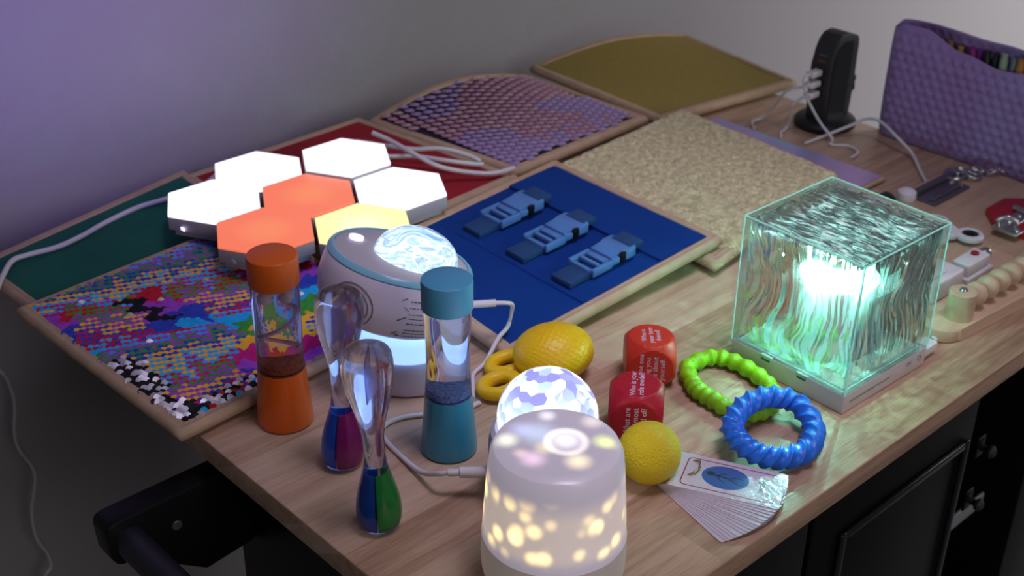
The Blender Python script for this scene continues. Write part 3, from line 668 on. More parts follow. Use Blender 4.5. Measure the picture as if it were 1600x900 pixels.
# blobs of projected light painted into the cover's top emission: x to image right (a), y away (b)
def blob(a, b_, rad, colr, acc):
    q = vr*a+vf*b_
    dd = nt.nodes.new('ShaderNodeVectorMath'); dd.operation = 'DISTANCE'; nt.links.new(tc.outputs['Object'], dd.inputs[0]); dd.inputs[1].default_value = (q.x, q.y, 0.1068)
    g = nt.nodes.new('ShaderNodeMapRange'); g.interpolation_type = 'SMOOTHSTEP'; g.inputs['From Min'].default_value = rad*1.25; g.inputs['From Max'].default_value = 0; nt.links.new(dd.outputs['Value'], g.inputs[0])
    s = nt.nodes.new('ShaderNodeVectorMath'); s.operation = 'MULTIPLY_ADD'; nt.links.new(g.outputs[0], s.inputs[0]); s.inputs[1].default_value = colr
    if acc is None: s.inputs[2].default_value = (0, 0, 0)
    else: nt.links.new(acc, s.inputs[2])
    return s.outputs[0]
acc = None
for args in ((-0.033, 0.002, 0.009, (0.75, 0.8, 0.55)), (0.030, 0.002, 0.0085, (0.52, 0.66, 0.08)), (0.034, -0.001, 0.007, (0.4, 0.4, 0.05)), (0.006, 0.003, 0.013, (0.8, 0.78, 0.8)), (-0.012, 0.010, 0.015, (0.22, 0.34, 0.5)), (0.024, 0.024, 0.009, (0.5, 0.42, 0.35)),
             (-0.016, -0.018, 0.010, (0.6, 0.35, 0.5)), (0.013, -0.020, 0.010, (0.8, 0.66, 0.3)), (-0.006, 0.030, 0.007, (0.6, 0.6, 0.65)), (-0.024, 0.014, 0.010, (0.15, 0.2, 0.4)), (-0.008, -0.006, 0.008, (0.5, 0.4, 0.15)), (-0.024, -0.012, 0.006, (0.4, 0.25, 0.2))):
    acc = blob(*args, acc)
# pale elliptical ring
q = vr*0.006+vf*0.001
dd = nt.nodes.new('ShaderNodeVectorMath'); dd.operation = 'DISTANCE'; nt.links.new(tc.outputs['Object'], dd.inputs[0]); dd.inputs[1].default_value = (q.x, q.y, 0.1068)
rg = math_node(nt, 'ABSOLUTE', math_node(nt, 'SUBTRACT', dd.outputs['Value'], 0.0125))
rm = nt.nodes.new('ShaderNodeMapRange'); rm.interpolation_type = 'SMOOTHSTEP'; rm.inputs['From Min'].default_value = 0.0045; rm.inputs['From Max'].default_value = 0.0; nt.links.new(rg, rm.inputs[0])
s1 = nt.nodes.new('ShaderNodeVectorMath'); s1.operation = 'MULTIPLY_ADD'; nt.links.new(rm.outputs[0], s1.inputs[0]); s1.inputs[1].default_value = (0.55, 0.5, 0.45); nt.links.new(acc, s1.inputs[2])
side = math_node(nt, 'MULTIPLY_ADD', math_node(nt, 'MULTIPLY', zr.outputs[0], zr2.outputs[0]), 0.13, side)
s2 = nt.nodes.new('ShaderNodeVectorMath'); s2.operation = 'MULTIPLY_ADD'; nt.links.new(side, s2.inputs[0]); s2.inputs[1].default_value = (1.35, 0.98, 0.33); nt.links.new(s1.outputs[0], s2.inputs[2])
s3 = nt.nodes.new('ShaderNodeVectorMath'); s3.operation = 'ADD'; nt.links.new(s2.outputs[0], s3.inputs[0]); s3.inputs[1].default_value = (0.23, 0.205, 0.24)
nt.links.new(s3.outputs[0], b.inputs['Emission Color']); b.inputs['Emission Strength'].default_value = 1.0
lathe('frosted_cover', [(0, 0.0386), (0.0490, 0.0386), (0.0488, 0.0395), (0.0472, 0.065), (0.0452, 0.090), (0.0438, 0.100), (0.0415, 0.1045), (0.0375, 0.1066), (0.034, 0.1069), (0, 0.1065)], m, nl, seg=96)

dl = thing('crystal_dome_lamp', 'white lamp with bright faceted crystal dome behind the frosted night light', 'lamp', (0.1512, 0.1374, 0.0003))
dl.location.z -= 0.0
lathe('body', [(0, 0), (0.0400, 0), (0.0420, 0.002), (0.0425, 0.025), (0.0420, 0.046), (0.0405, 0.0550), (0.0375, 0.0580), (0, 0.0585)], M_pw, dl, seg=96)
m, nt, b = new_mat('crystal_facets_lit')
wn = nt.nodes.new('ShaderNodeAttribute'); wn.attribute_name = 'facet'
tc = nt.nodes.new('ShaderNodeTexCoord'); sp = nt.nodes.new('ShaderNodeSeparateXYZ'); nt.links.new(tc.outputs['Object'], sp.inputs[0])
zf = nt.nodes.new('ShaderNodeMapRange'); zf.inputs['From Min'].default_value = 0.103; zf.inputs['From Max'].default_value = 0.069; nt.links.new(sp.outputs[2], zf.inputs[0])
fr = math_node(nt, 'MULTIPLY_ADD', wn.outputs['Fac'], 0.75, math_node(nt, 'MULTIPLY', zf.outputs[0], 0.55))
nt.links.new(ramp(nt, fr, [(0.0, (0.16, 0.15, 0.45)), (0.30, (0.20, 0.21, 0.58)), (0.50, (0.36, 0.48, 0.85)), (0.62, (0.85, 0.95, 1.0)), (1.0, (1.0, 1.0, 1.0))]), b.inputs['Emission Color'])
b.inputs['Emission Strength'].default_value = 1.9; b.inputs['Roughness'].default_value = 0.03; b.inputs['Base Color'].default_value = (0.25, 0.28, 0.5, 1); b.inputs['Coat Weight'].default_value = 1
R0 = 0.0362; random.seed(5); NP = 250; P_ = []
for k in range(NP):
    z = 1-2*(k+0.5)/NP; a = k*2.399963+random.uniform(-.10, .10); z = max(-0.999, min(0.999, z+random.uniform(-.006, .006)))
    rr_ = math.sqrt(1-z*z); P_.append(Vector((rr_*math.cos(a), z, rr_*math.sin(a))))
hb = bmesh.new(); hv = [hb.verts.new(p) for p in P_]; bmesh.ops.convex_hull(hb, input=hv); hb.faces.ensure_lookup_table()
bm = bmesh.new(); cent = {}
for f_ in hb.faces: cent[f_] = bm.verts.new(f_.calc_center_median().normalized()*R0+Vector((0, 0, 0.0670)))
for v_ in hb.verts:
    if v_.co.z < -0.30: continue
    n_ = v_.co.normalized(); u_ = n_.orthogonal().normalized(); w_ = n_.cross(u_)
    fs_ = sorted(v_.link_faces, key=lambda f_: math.atan2(f_.calc_center_median().dot(w_), f_.calc_center_median().dot(u_)))
    if len(fs_) >= 3: bm.faces.new([cent[f_] for f_ in fs_])
hb.free()
for v_ in [v_ for v_ in bm.verts if not v_.link_faces]: bm.verts.remove(v_)
cdm = bmobj('crystal_dome', bm, m, dl, smooth=False); at_ = cdm.data.attributes.new('facet', 'FLOAT', 'FACE')
for q_ in at_.data: q_.value = random.random()
random.seed(13)

# ------------------------------------------------------------------ water ripple cube lamp
cube = thing('ripple_cube_lamp', 'wavy clear acrylic cube lamp glowing cyan on a pale base', 'lamp', (0.39728, 0.04951, 0.0003), -0.0232)
CW = 0.1165; CB = 0.0175; CH = 0.1345
M_base = pm('pale_plastic', (0.62, 0.56, 0.56), 0.5)
bs = box('base', (CW/2, CW/2, CB/2), (CW, CW, CB), M_base, cube, bevel=0.0008)
for y_ in (0.078, 0.041):
    box('clip_slot', (-0.0024, y_, CB-0.0022), (0.0006, 0.0085, 0.0016), M_darktext, cube)
    box('clip', (-0.0008, y_, CB-0.0004), (0.0030, 0.0115, 0.0040), pm('clip_clear', (0.35, 0.45, 0.45), 0.1, coat=1), cube, bevel=0.0004)
text('printed_text', 'WATER RIPPLE PROJECTION LAMP', 0.0042, M_darktext, cube, lambda x, y: (0.036+x*0.85, -0.0002, 0.0085+y*0.75))
text('printed_text', 'ON', 0.0050, M_darktext, cube, lambda x, y: (0.091+x, -0.0002, 0.0105+y))
tube('power_mark', [(0.107+0.0024*math.cos(a*PI/8), -0.0001, 0.0100+0.0024*math.sin(a*PI/8)) for a in range(16)], 0.00025, M_darktext, cube, seg=5, closed=True, n=1)
# inner pillar and LED head
box('base_shade_plate', (CW/2, CW/2, CB+0.0004), (CW-0.0125, CW-0.0125, 0.0006), pm('base_shade_grey', (0.20, 0.26, 0.27), 0.5), cube)  # dark plate added to dim the overlit base inside the cover
lathe('inner_pillar', [(0, CB), (0.033, CB), (0.034, CB+0.003), (0.034, 0.080), (0.033, 0.084), (0, 0.085)], pm('pillar_white', (0.75, 0.82, 0.84), 0.5, sss=0.3, emit=(0.40, 0.85, 0.85), estr=0.22), cube, M=Matrix.Translation((CW/2, CW/2, 0)))
lathe('led_band', [(0, 0.0851), (0.0270, 0.0851), (0.0275, 0.0870), (0.0275, 0.1010), (0.0265, 0.1025), (0, 0.1025)], pm('led_lit', (0.7, 1, 1), 0.4, emit=(0.32, 1.0, 0.86), estr=14.0), cube, M=Matrix.Translation((CW/2, CW/2, 0)))
lathe('led_shade_cap', [(0, 0.1026), (0.0280, 0.1026), (0.0285, 0.1035), (0.0270, 0.1055), (0.015, 0.1068), (0, 0.1070)], pm('led_shade_cap', (0.30, 0.42, 0.42), 0.2, coat=1), cube, M=Matrix.Translation((CW/2, CW/2, 0)))  # opaque cap added to hide the lit band from above
m, nt, b = new_mat('glint_plate_lit'); tc = nt.nodes.new('ShaderNodeTexCoord'); mp = nt.nodes.new('ShaderNodeMapping'); mp.inputs['Scale'].default_value = (3.2, 1.0, 1); mp.inputs['Rotation'].default_value = (0, 0, 0.25)
nz = nt.nodes.new('ShaderNodeTexNoise'); nz.inputs['Scale'].default_value = 70; nz.inputs['Detail'].default_value = 3; nz.inputs['Distortion'].default_value = 0.8
nt.links.new(tc.outputs['Object'], mp.inputs[0]); nt.links.new(mp.outputs[0], nz.inputs['Vector'])
nt.links.new(ramp(nt, nz.outputs['Fac'], [(0.47, (0.0, 0.01, 0.01)), (0.54, (0.07, 0.24, 0.22)), (0.60, (0.45, 0.9, 0.85)), (0.68, (1.0, 1, 1))]), b.inputs['Emission Color'])
b.inputs['Emission Strength'].default_value = 4.5; b.inputs['Base Color'].default_value = (0.10, 0.12, 0.12, 1); b.inputs['Roughness'].default_value = 0.2
box('glint_plate', (CW/2, CW/2, 0.1215), (0.092, 0.092, 0.0012), m, cube, bevel=0.0004)  # glowing streaked plate added to put glints into the top panel
lathe('glint_plate_stem', [(0, 0.1071), (0.004, 0.1071), (0.004, 0.1208), (0, 0.1208)], M_steel, cube, seg=16, M=Matrix.Translation((CW/2, CW/2, 0)))  # stem added only to hold the glint plate
# cover: one shell with outer flat faces and inner rippled faces
M_cover = glass_mat('rippled_acrylic', (0.93, 1.0, 0.985), 1.45, 0.0, 0.14)
M_coverflat = glass_mat('flat_acrylic', (0.96, 1.0, 0.99), 1.45, 0.0, 0.82)
def ripple(a, b_, seed):
    if seed == 121:
        w = 0.012*noise.noise(Vector((a*26, b_*26, seed)))
        return 0.0040*noise.noise(Vector(((a+w)*115, b_*17, 5)))+0.0013*noise.noise(Vector(((a+w)*260, b_*60, 8)))
    """a across the streaks, b along them; height of the relief"""
    w = 0.010*noise.noise(Vector((a*16, b_*22, seed)))*1.5+0.004*noise.noise(Vector((a*40, b_*45, seed+3)))
    q = noise.noise(Vector(((a+w)*95, b_*9, seed+9)))
    q2 = noise.noise(Vector(((a+w)*330, b_*32, seed+19)))
    fd = min(1.0, max(0.0, (b_-0.004-0.010*abs(noise.noise(Vector((a*90, 0, seed)))))/0.010))
    return (0.0038*q+0.0010*q2+0.0012*(abs(q)*2-0.5))*fd
def cover():
    bm = bmesh.new(); K = 190; T = 0.0044
    def panel(f, kind, seed, K2):
        outer = []; inner = []
        for j in range(K2+1):
            ro = []; ri = []
            for i in range(K+1):
                a = i/K; b_ = j/K2
                ro.append(bm.verts.new(f(a, b_, 0))); e = min(i, K-i, j, K2-j)
                dp = T + (ripple(a*CW, b_*(CH-CB), seed) if e > 1 else 0)
                ia = min(max(a, T/CW), 1-T/CW); 
                ri.append(bm.verts.new(f(ia, b_ if kind == 'side' else min(max(b_, T/CW), 1-T/CW), dp)))
            outer.append(ro); inner.append(ri)
        for mi, R in ((1, outer), (0, inner)):
            for j in range(K2):
                for i in range(K): bm.faces.new((R[j][i], R[j][i+1], R[j+1][i+1], R[j+1][i])).material_index = mi
        per = [(j, 0) for j in range(K2)]+[(K2, i) for i in range(K)]+[(K2-j, K) for j in range(K2)]+[(0, K-i) for i in range(K)]
        for n_ in range(len(per)):
            (j0, i0), (j1, i1) = per[n_], per[(n_+1) % len(per)]
            bm.faces.new((outer[j0][i0], outer[j1][i1], inner[j1][i1], inner[j0][i0]))
    zt = CH; h = CH-CB
    z_ = lambda b_: CB+0.0002+b_*(h-0.0008)
    g = 0.00015
    panel(lambda a, b_, d: (g+a*(CW-2*g), d, z_(b_)), 'side', 1, 150)                 # towards front edge
    panel(lambda a, b_, d: (d, g+a*(CW-2*g), z_(b_)), 'side', 31, 150)                # left face
    panel(lambda a, b_, d: (g+a*(CW-2*g), CW-d, z_(b_)), 'side', 61, 150)
    panel(lambda a, b_, d: (CW-d, g+a*(CW-2*g), z_(b_)), 'side', 91, 150)
    panel(lambda a, b_, d: (a*CW, b_*CW, zt-d), 'top', 121, 150)
    bmesh.ops.recalc_face_normals(bm, faces=bm.faces)
    me = bpy.data.meshes.new('acrylic_cover'); bm.to_mesh(me); bm.free()
    o = link('acrylic_cover', me, [M_cover, M_coverflat], cube); sharp(o, 50)
cover()
M_edge = pm('edge_glow', (0.55, 0.85, 0.82), 0.3, trans=0.4, emit=(0.35, 0.95, 0.85), estr=0.15)
E_ = 0.0007
bm = bmesh.new()
for p0, p1 in (((0, 0, CB), (0, 0, CH)), ((CW, 0, CB), (CW, 0, CH)), ((0, CW, CB), (0, CW, CH)), ((CW, CW, CB), (CW, CW, CH)), ((0, 0, CH), (CW, 0, CH)), ((0, 0, CH), (0, CW, CH)), ((CW, 0, CH), (CW, CW, CH)), ((0, CW, CH), (CW, CW, CH))):
    add_tube(bm, [Vector(p0), Vector(p1)], E_, 6)
bmobj('edge_glow_strips', bm, M_edge, cube)  # thin emissive strips added for the glow along the acrylic edges
# the lamp's own projected ripples
for la, lw in ((180, 1.5), (100, 0.9), (250, 1.4), (345, 0.6)):
    rl = lamp('ripple_lamp_light', 'POINT', (0.4555+0.037*math.cos(math.radians(la)), 0.107+0.037*math.sin(math.radians(la)), Z0+0.098), (0, 0, 0), (0.34, 1.0, 0.76), lw, 0.0009)
    rl.data.use_nodes = True; nt = rl.data.node_tree; em = [n for n in nt.nodes if n.type == 'EMISSION'][0]
    tc = nt.nodes.new('ShaderNodeTexCoord'); nz = nt.nodes.new('ShaderNodeTexNoise'); nz.inputs['Scale'].default_value = 8; nz.inputs['Detail'].default_value = 3; nz.inputs['Distortion'].default_value = 1.5
    nt.links.new(tc.outputs['Normal'], nz.inputs['Vector'])
    mr = nt.nodes.new('ShaderNodeMapRange'); mr.inputs['From Min'].default_value = 0.42; mr.inputs['From Max'].default_value = 0.66; mr.inputs['To Min'].default_value = 0.25; mr.inputs['To Max'].default_value = 2.4
    nt.links.new(nz.outputs['Fac'], mr.inputs[0]); nt.links.new(mr.outputs[0], em.inputs['Strength'])
glare_spot = lamp('ripple_lamp_light', 'SPOT', (0.422, 0.090, Z0+0.100), (0.262, 0.021, Z0), (0.40, 1.0, 0.92), 22, 0.003, angle=math.radians(15), blend=0.6)  # extra spot inside the cube, added to imitate glare on the cards
glare_spot.data.use_nodes = True; nt = glare_spot.data.node_tree; em = [n for n in nt.nodes if n.type == 'EMISSION'][0]
tc = nt.nodes.new('ShaderNodeTexCoord'); nz = nt.nodes.new('ShaderNodeTexNoise'); nz.inputs['Scale'].default_value = 55; nz.inputs['Detail'].default_value = 2; nz.inputs['Distortion'].default_value = 1.5
nt.links.new(tc.outputs['Normal'], nz.inputs['Vector'])
mr = nt.nodes.new('ShaderNodeMapRange'); mr.inputs['From Min'].default_value = 0.48; mr.inputs['From Max'].default_value = 0.66; mr.inputs['To Min'].default_value = 0.0; mr.inputs['To Max'].default_value = 2.4
nt.links.new(nz.outputs['Fac'], mr.inputs[0]); nt.links.new(mr.outputs[0], em.inputs['Strength'])
# its usb plug
pg = thing('usb_cable', 'white cable plugged into the right side of the cyan cube lamp', 'cable', (0.514, 0.055, 0.0))
box('plug', (0.0115, 0.0, 0.0085), (0.022, 0.013, 0.008), M_white, pg, bevel=0.0012)
tube('cord', [(0.0226, 0, 0.0085), (0.034, 0.002, 0.006), (0.040, 0.014, 0.0028), (0.038, 0.045, 0.0022), (0.030, 0.09, 0.0022)], 0.0018, M_cable, pg, seg=8)

# ------------------------------------------------------------------ red question dice
def die(label, x, y, rot, col, h, Rr, top_t, front_t, ts):
    t = thing('question_die', label, 'die', (x, y, 0.0003), rot, 'red question dice')
    bm = bmesh.new(); K = 26
    bmesh.ops.create_cube(bm, size=2); bmesh.ops.subdivide_edges(bm, edges=bm.edges, cuts=K, use_grid_fill=True)
    for v in bm.verts:
        # even angular spacing on the cube face, then intersection of ball and cube
        p = v.co; d = Vector([math.tan(c*PI/4) for c in p]).normalized()
        r = min(Rr, h/max(abs(d.x), abs(d.y), abs(d.z))); v.co = d*r+Vector((0, 0, h))
    o = bmobj('die_body', bm, pm('die_'+label[:6].strip(), col, 0.42, bump=(500, 0.0002)), t); sharp(o, 24)
    M_txt = pm('die_print', (0.72, 0.66, 0.80), 0.5)
    # text lines run away from the viewer: baseline +y on top, +z on the front
    text('printed_text', top_t, ts, M_txt, t, lambda a, b_: (-b_, a, 2*h+0.00015), 0.95)
    text('printed_text', front_t, ts, M_txt, t, lambda a, b_: (-b_, -h-0.00015, h+a), 0.95)
    return t
die('orange-red question die asking about your best friend, behind the darker one', 0.3221, 0.1906, VA+0.0, (0.56, 0.028, 0.012), 0.0205, 0.0272, 'Who is\nyour best\nfriend?', 'Tell me one\nthing you\nlike about\nyourself.', 0.0062)
die('crimson question die asking who is your role model, beside the yellow ball', 0.2590, 0.1480, VA-0.10, (0.42, 0.004, 0.022), 0.0212, 0.0278, 'Who is your\nrole model?', 'What are\nyou most\nproud of?', 0.0066)

# ------------------------------------------------------------------ yellow ball
m = pm('yellow_rubber', (0.82, 0.62, 0.010), 0.28, bump=(700, 0.0025), sss=0.25)
bm = bmesh.new(); bmesh.ops.create_icosphere(bm, subdivisions=5, radius=0.0236)
yb = bmobj('stress_ball', bm, m, smooth=True, loc=(0.2190, 0.0982, Z0+0.0240))
tag(yb, 'yellow textured rubber ball beside the crimson die', 'ball')

# ------------------------------------------------------------------ yellow massager with finger loops
ms = thing('spiky_massager', 'yellow bumpy oval hand massager with two finger loops', 'massager', (0.2648, 0.2457, 0.0005), -0.35)
M_ym = pm('yellow_silicone', (0.86, 0.54, 0.006), 0.42, sss=0.2)
bm = bmesh.new(); bmesh.ops.create_icosphere(bm, subdivisions=6, radius=1)
for v in bm.verts:
    d = v.co.normalized()
    s = 1.0
    u = math.atan2(d.y, d.z*1.0)*12; w = math.asin(max(-1, min(1, d.x)))*30
    bumpy = max(0, math.cos(u*2.2)*math.cos(w*1.1))**1.5 if abs(d.x) < 0.93 and d.x < 0.9 else 0
    bumpy *= 1 if d.z > -0.1 else 0
    k = 1+0.02*bumpy
    z = d.z*0.0235*k; 
    v.co = Vector((d.x*0.0345*k*(1), d.y*0.0290*k*(1-0.10*d.x*0), z+0.0225 if z > -0.0215 else 0.001))
bmobj('bumpy_body', bm, M_ym, ms, smooth=True)
for sgn, cx_, cy_ in ((1, -0.0345, 0.0175), (-1, -0.0520, -0.0095)):
    tube('finger_loop', [(cx_+0.0140*math.cos(a*PI/8), cy_+0.0112*math.sin(a*PI/8), 0.0085+0.002*math.cos(a*PI/8)) for a in range(16)], 0.0058, M_ym, ms, seg=16, closed=True, n=4)

# ------------------------------------------------------------------ chew rings
gr = tube('chew_bracelet', P3([(0.3338, 0.1524, 0.0078), (0.3496, 0.1707, 0.0078), (0.3754, 0.1679, 0.0078), (0.3850, 0.1501, 0.0078), (0.3828, 0.1223, 0.0078), (0.3722, 0.0999, 0.0078), (0.3524, 0.0893, 0.0078), (0.3358, 0.0923, 0.0078), (0.3265, 0.1053, 0.0078), (0.3275, 0.1241, 0.0078), (0.3285, 0.1405, 0.0078)]),
          0.0076, pm('green_silicone', (0.26, 0.60, 0.008), 0.4, sss=0.25), seg=20, closed=True, n=22, rfun=lambda s, th: 0.0068+0.0009*math.cos(s*2*PI*22))
tag(gr, 'lime green beaded silicone bracelet lying under the blue ring', 'bracelet')
BLU = [(0.3067, 0.0902, 0.0225), (0.3339, 0.1005, 0.0250), (0.3600, 0.0966, 0.0235), (0.3696, 0.0776, 0.0170), (0.354, 0.0478, 0.0115), (0.3269, 0.0329, 0.0115), (0.3036, 0.0375, 0.0125), (0.2924, 0.0529, 0.0150), (0.2945, 0.0729, 0.0190)]
# the ring leans on the bracelet: shift each raised point back along the line of sight so it keeps its place over the table
BLU = [(x+(-0.38992-x)*(z-0.011)/0.589, y+(-0.40053-y)*(z-0.011)/0.589, z) for x, y, z in BLU]
br_ = tube('chew_ring', P3(BLU), 0.0090, pm('blue_silicone', (0.02, 0.17, 0.75), 0.38, sss=0.2), seg=40, closed=True, n=40,
           rfun=lambda s, th: 0.0071+0.0027*(1-abs(math.sin((s*2*PI*20-th*3.0)/2)))**1.3)
tag(br_, 'blue twisted silicone ring leaning on the green bracelet', 'ring')

# ------------------------------------------------------------------ card deck on a ring
piv = Vector((0.2424, 0.0779)); 
M_card = pm('card_laminate', (0.66, 0.60, 0.68), 0.12, coat=1.0, bump=(160, 0.0012))
M_cred = pm('card_border_red', (0.36, 0.01, 0.05), 0.3, coat=1)
M_cblue = pm('card_oval_blue', (0.05, 0.13, 0.40), 0.3, coat=1)
M_cfig = pm('card_figure', (0.02, 0.06, 0.04), 0.4, coat=1)
d0 = Vector((0.0368, -0.0723)); ang0 = math.atan2(d0.y, d0.x)
Lc, Wc = 0.0812, 0.0430
NC = 16
def rrect(x0, x1, y0, y1, r, n=5):
    out = []
    for cx_, cy_, a in ((x1-r, y1-r, 0), (x0+r, y1-r, PI/2), (x0+r, y0+r, PI), (x1-r, y0+r, 1.5*PI)):
        out += [(cx_+r*math.cos(a+PI/2*k/n), cy_+r*math.sin(a+PI/2*k/n)) for k in range(n+1)]
    return out
def ring_band(bm, P, Q, z):
    A = [bm.verts.new((x, y, z)) for x, y in P]; B = [bm.verts.new((x, y, z)) for x, y in Q]; n = len(P)
    for i in range(n): bm.faces.new((A[i], A[(i+1) % n], B[(i+1) % n], B[i]))
for k in range(NC):
    f = k/(NC-1)                       # 0 = bottom card, 1 = top card
    ang = ang0 - math.radians(39)*(1-f)**1.0 - (math.radians(random.uniform(-0.8, 0.8)) if 0 < k < NC-1 else 0)
    z = 0.0004+0.00062*k
    lb = {NC-1: 'topmost laminated card with a walking figure in a blue oval', 0: 'lowest laminated card at the bottom of the fanned ring deck'}.get(k, 'laminated card fanned out in the middle of the ring deck')
    t = thing('picture_card', lb, 'card', (piv.x, piv.y, z), ang, 'laminated cards on a ring')
    x0, x1, y0, y1 = -0.0105, Lc-0.0105, -Wc*0.60, Wc*0.40
    prism('laminate', rrect(x0, x1, y0, y1, 0.0022), 0, 0.00045, M_card, t)
    bm = bmesh.new(); a, w_ = 0.0042, 0.0009
    ring_band(bm, rrect(x0+a+0.003, x1-a, y0+a, y1-a, 0.004), rrect(x0+a+0.003+w_, x1-a-w_, y0+a+w_, y1-a-w_, 0.0031), 0.00051)
    bmobj('red_border', bm, M_cred, t)
    if k == NC-1:
        cx_, cy_ = x0+Lc*0.47, (y0+y1)/2+0.001
        bm = bmesh.new(); V_ = [bm.verts.new((cx_+0.0175*math.cos(a_*PI/20), cy_+0.0135*math.sin(a_*PI/20), 0.00052)) for a_ in range(40)]; bm.faces.new(V_); bmobj('blue_oval', bm, M_cblue, t)
        bm = bmesh.new()
        def limb(pts, w):
            for (ax_, ay_), (bx_, by_) in zip(pts, pts[1:]):
                d = Vector((bx_-ax_, by_-ay_)); n_ = Vector((-d.y, d.x)).normalized()*w/2
                bm.faces.new([bm.verts.new((cx_+q_.x, cy_+q_.y, 0.00062)) for q_ in (Vector((ax_, ay_))+n_, Vector((ax_, ay_))-n_, Vector((bx_, by_))-n_, Vector((bx_, by_))+n_)])
        bm.faces.new([bm.verts.new((cx_-0.0112+0.0032*math.cos(a_*PI/10), cy_+0.0018+0.0026*math.sin(a_*PI/10), 0.00062)) for a_ in range(20)])
        limb([(-0.0085, 0.001), (0.002, -0.0005)], 0.0012); limb([(-0.006, 0.0005), (-0.002, 0.0045), (0.001, 0.0040)], 0.0007); limb([(-0.006, 0.0005), (-0.0035, -0.0038), (0.0, -0.0058)], 0.0007)
        limb([(0.002, -0.0005), (0.007, 0.0020), (0.0135, 0.0016)], 0.0007); limb([(0.002, -0.0005), (0.007, -0.0035), (0.0120, -0.0058), (0.0145, -0.0035)], 0.0007)
        bmobj('walking_figure', bm, M_cfig, t)
        text('printed_text', 'walk', 0.0075, M_darktext, t, lambda a_, b_: (x0+Lc*0.80-b_, cy_+a_, 0.00056))
rg_ = bpy.data.objects
tubem = pm('brass_wire', (0.50, 0.38, 0.24), 0.3, metal=1)
rd = Vector((math.cos(ang0+PI/2), math.sin(ang0+PI/2), 0)); ru = Vector((math.cos(ang0)*0.85, math.sin(ang0)*0.85, 0.55)).normalized()
cr_ = tube('binder_ring', [Vector((piv.x, piv.y, Z0+0.0090))+rd*0.0095*math.cos(a*PI/10)+ru*0.0095*math.sin(a*PI/10) for a in range(20)], 0.0009, tubem, seg=8, closed=True, n=2)
tag(cr_, 'small brass wire ring threaded through the laminated cards', 'ring')

# ------------------------------------------------------------------ charging tower
ct = thing('charging_tower', 'black upright charging tower with white cables plugged in', 'charger', (0.902, 0.425, 0.0003))
M_tb = pm('tower_black', (0.008, 0.008, 0.012), 0.45); M_tg = pm('tower_grey', (0.028, 0.028, 0.030), 0.5)
lathe('base', [(0, 0), (0.034, 0), (0.036, 0.002), (0.036, 0.007), (0.033, 0.010), (0.025, 0.013), (0, 0.013)], M_tb, ct, M=Matrix.Scale(1.08, 4, (1, 0, 0)))
prf = [(x_ if x_ > 0 else x_*0.86, z_*0.915 if z_ > 0.01 else z_) for x_, z_ in [(-0.0275, 0.008), (-0.0290, 0.060), (-0.0280, 0.088), (-0.0250, 0.106), (-0.0180, 0.119), (-0.008, 0.1265), (0.006, 0.1275), (0.026, 0.1200), (0.0300, 0.116), (0.0315, 0.105), (0.0300, 0.055), (0.0290, 0.008)]]
prism('body', prf, -0.0135, 0.0135, M_tg, ct, bevel=0.0022, axis='y')
pin = [(x_*0.86 if x_ < 0 else x_, z_*0.915) for x_, z_ in [(-0.0215, 0.014), (-0.0225, 0.060), (-0.0215, 0.084), (-0.0185, 0.100), (-0.011, 0.111), (-0.001, 0.1165), (0.016, 0.1150), (0.0180, 0.108), (0.0170, 0.014)]]
prism('side_panel', pin, -0.0142, -0.0134, M_tb, ct, axis='y')
for zz in (0.073, 0.060, 0.047):
    box('usb_port', (-0.0250, 0, zz), (0.0016, 0.013, 0.006), M_black, ct, bevel=0.0004)
box('status_mark', (-0.0238, 0, 0.085), (0.001, 0.010, 0.0012), pm('mark_red', (0.3, 0.08, 0.06), 0.4), ct)
box('status_mark', (-0.0222, 0, 0.092), (0.001, 0.010, 0.0008), pm('mark_grey', (0.2, 0.2, 0.25), 0.4), ct)
tp = thing('power_plug', 'black power plug sticking out behind the charging tower', 'plug', (0.936, 0.425, 0.0))
box('plug_body', (0.0085, -0.002, 0.040), (0.020, 0.012, 0.016), M_black, tp, bevel=0.003, M=Matrix.Rotation(-0.2, 4, 'Y'))
box('plug_tail', (0.020, -0.002, 0.046), (0.008, 0.007, 0.008), M_black, tp, bevel=0.002, M=Matrix.Rotation(-0.2, 4, 'Y'))
def plugged(label, z, pts, lab_rot=0):
    t = thing('charging_cable', label, 'cable', (0.8775, 0.425, 0.0), 0, 'white cables of the charging tower')
    box('plug', (-0.0115, 0, z), (0.019, 0.011, 0.0075), M_white, t, bevel=0.0018)
    tube('cord', [(-0.021, 0, z)]+[(a-0.8775, b_-0.425, c) for a, b_, c in pts], 0.0017, M_cable, t, seg=8)
plugged('white charging cable from the top port hanging in front of the tower', 0.073, [(0.8470, 0.424, 0.0745), (0.8410, 0.421, 0.068), (0.8440, 0.415, 0.050), (0.856, 0.402, 0.022), (0.861, 0.3855, 0.005), (0.8500, 0.3790, 0.0022), (0.8623, 0.3637, 0.0022), (0.8548, 0.3454, 0.0022), (0.8367, 0.3417, 0.0022)])
plugged('white charging cable from the middle port trailing left to the gold square', 0.060, [(0.8465, 0.4270, 0.0605), (0.8445, 0.446, 0.050), (0.853, 0.468, 0.020), (0.852, 0.482, 0.004), (0.836, 0.4835, 0.0022), (0.822, 0.470, 0.0024)])
plugged('white charging cable from the bottom port dropping to the worktop', 0.047, [(0.8475, 0.4265, 0.046), (0.844, 0.436, 0.034), (0.850, 0.4400, 0.012), (0.846, 0.4430, 0.0025), (0.835, 0.4400, 0.0022), (0.822, 0.430, 0.0022)])
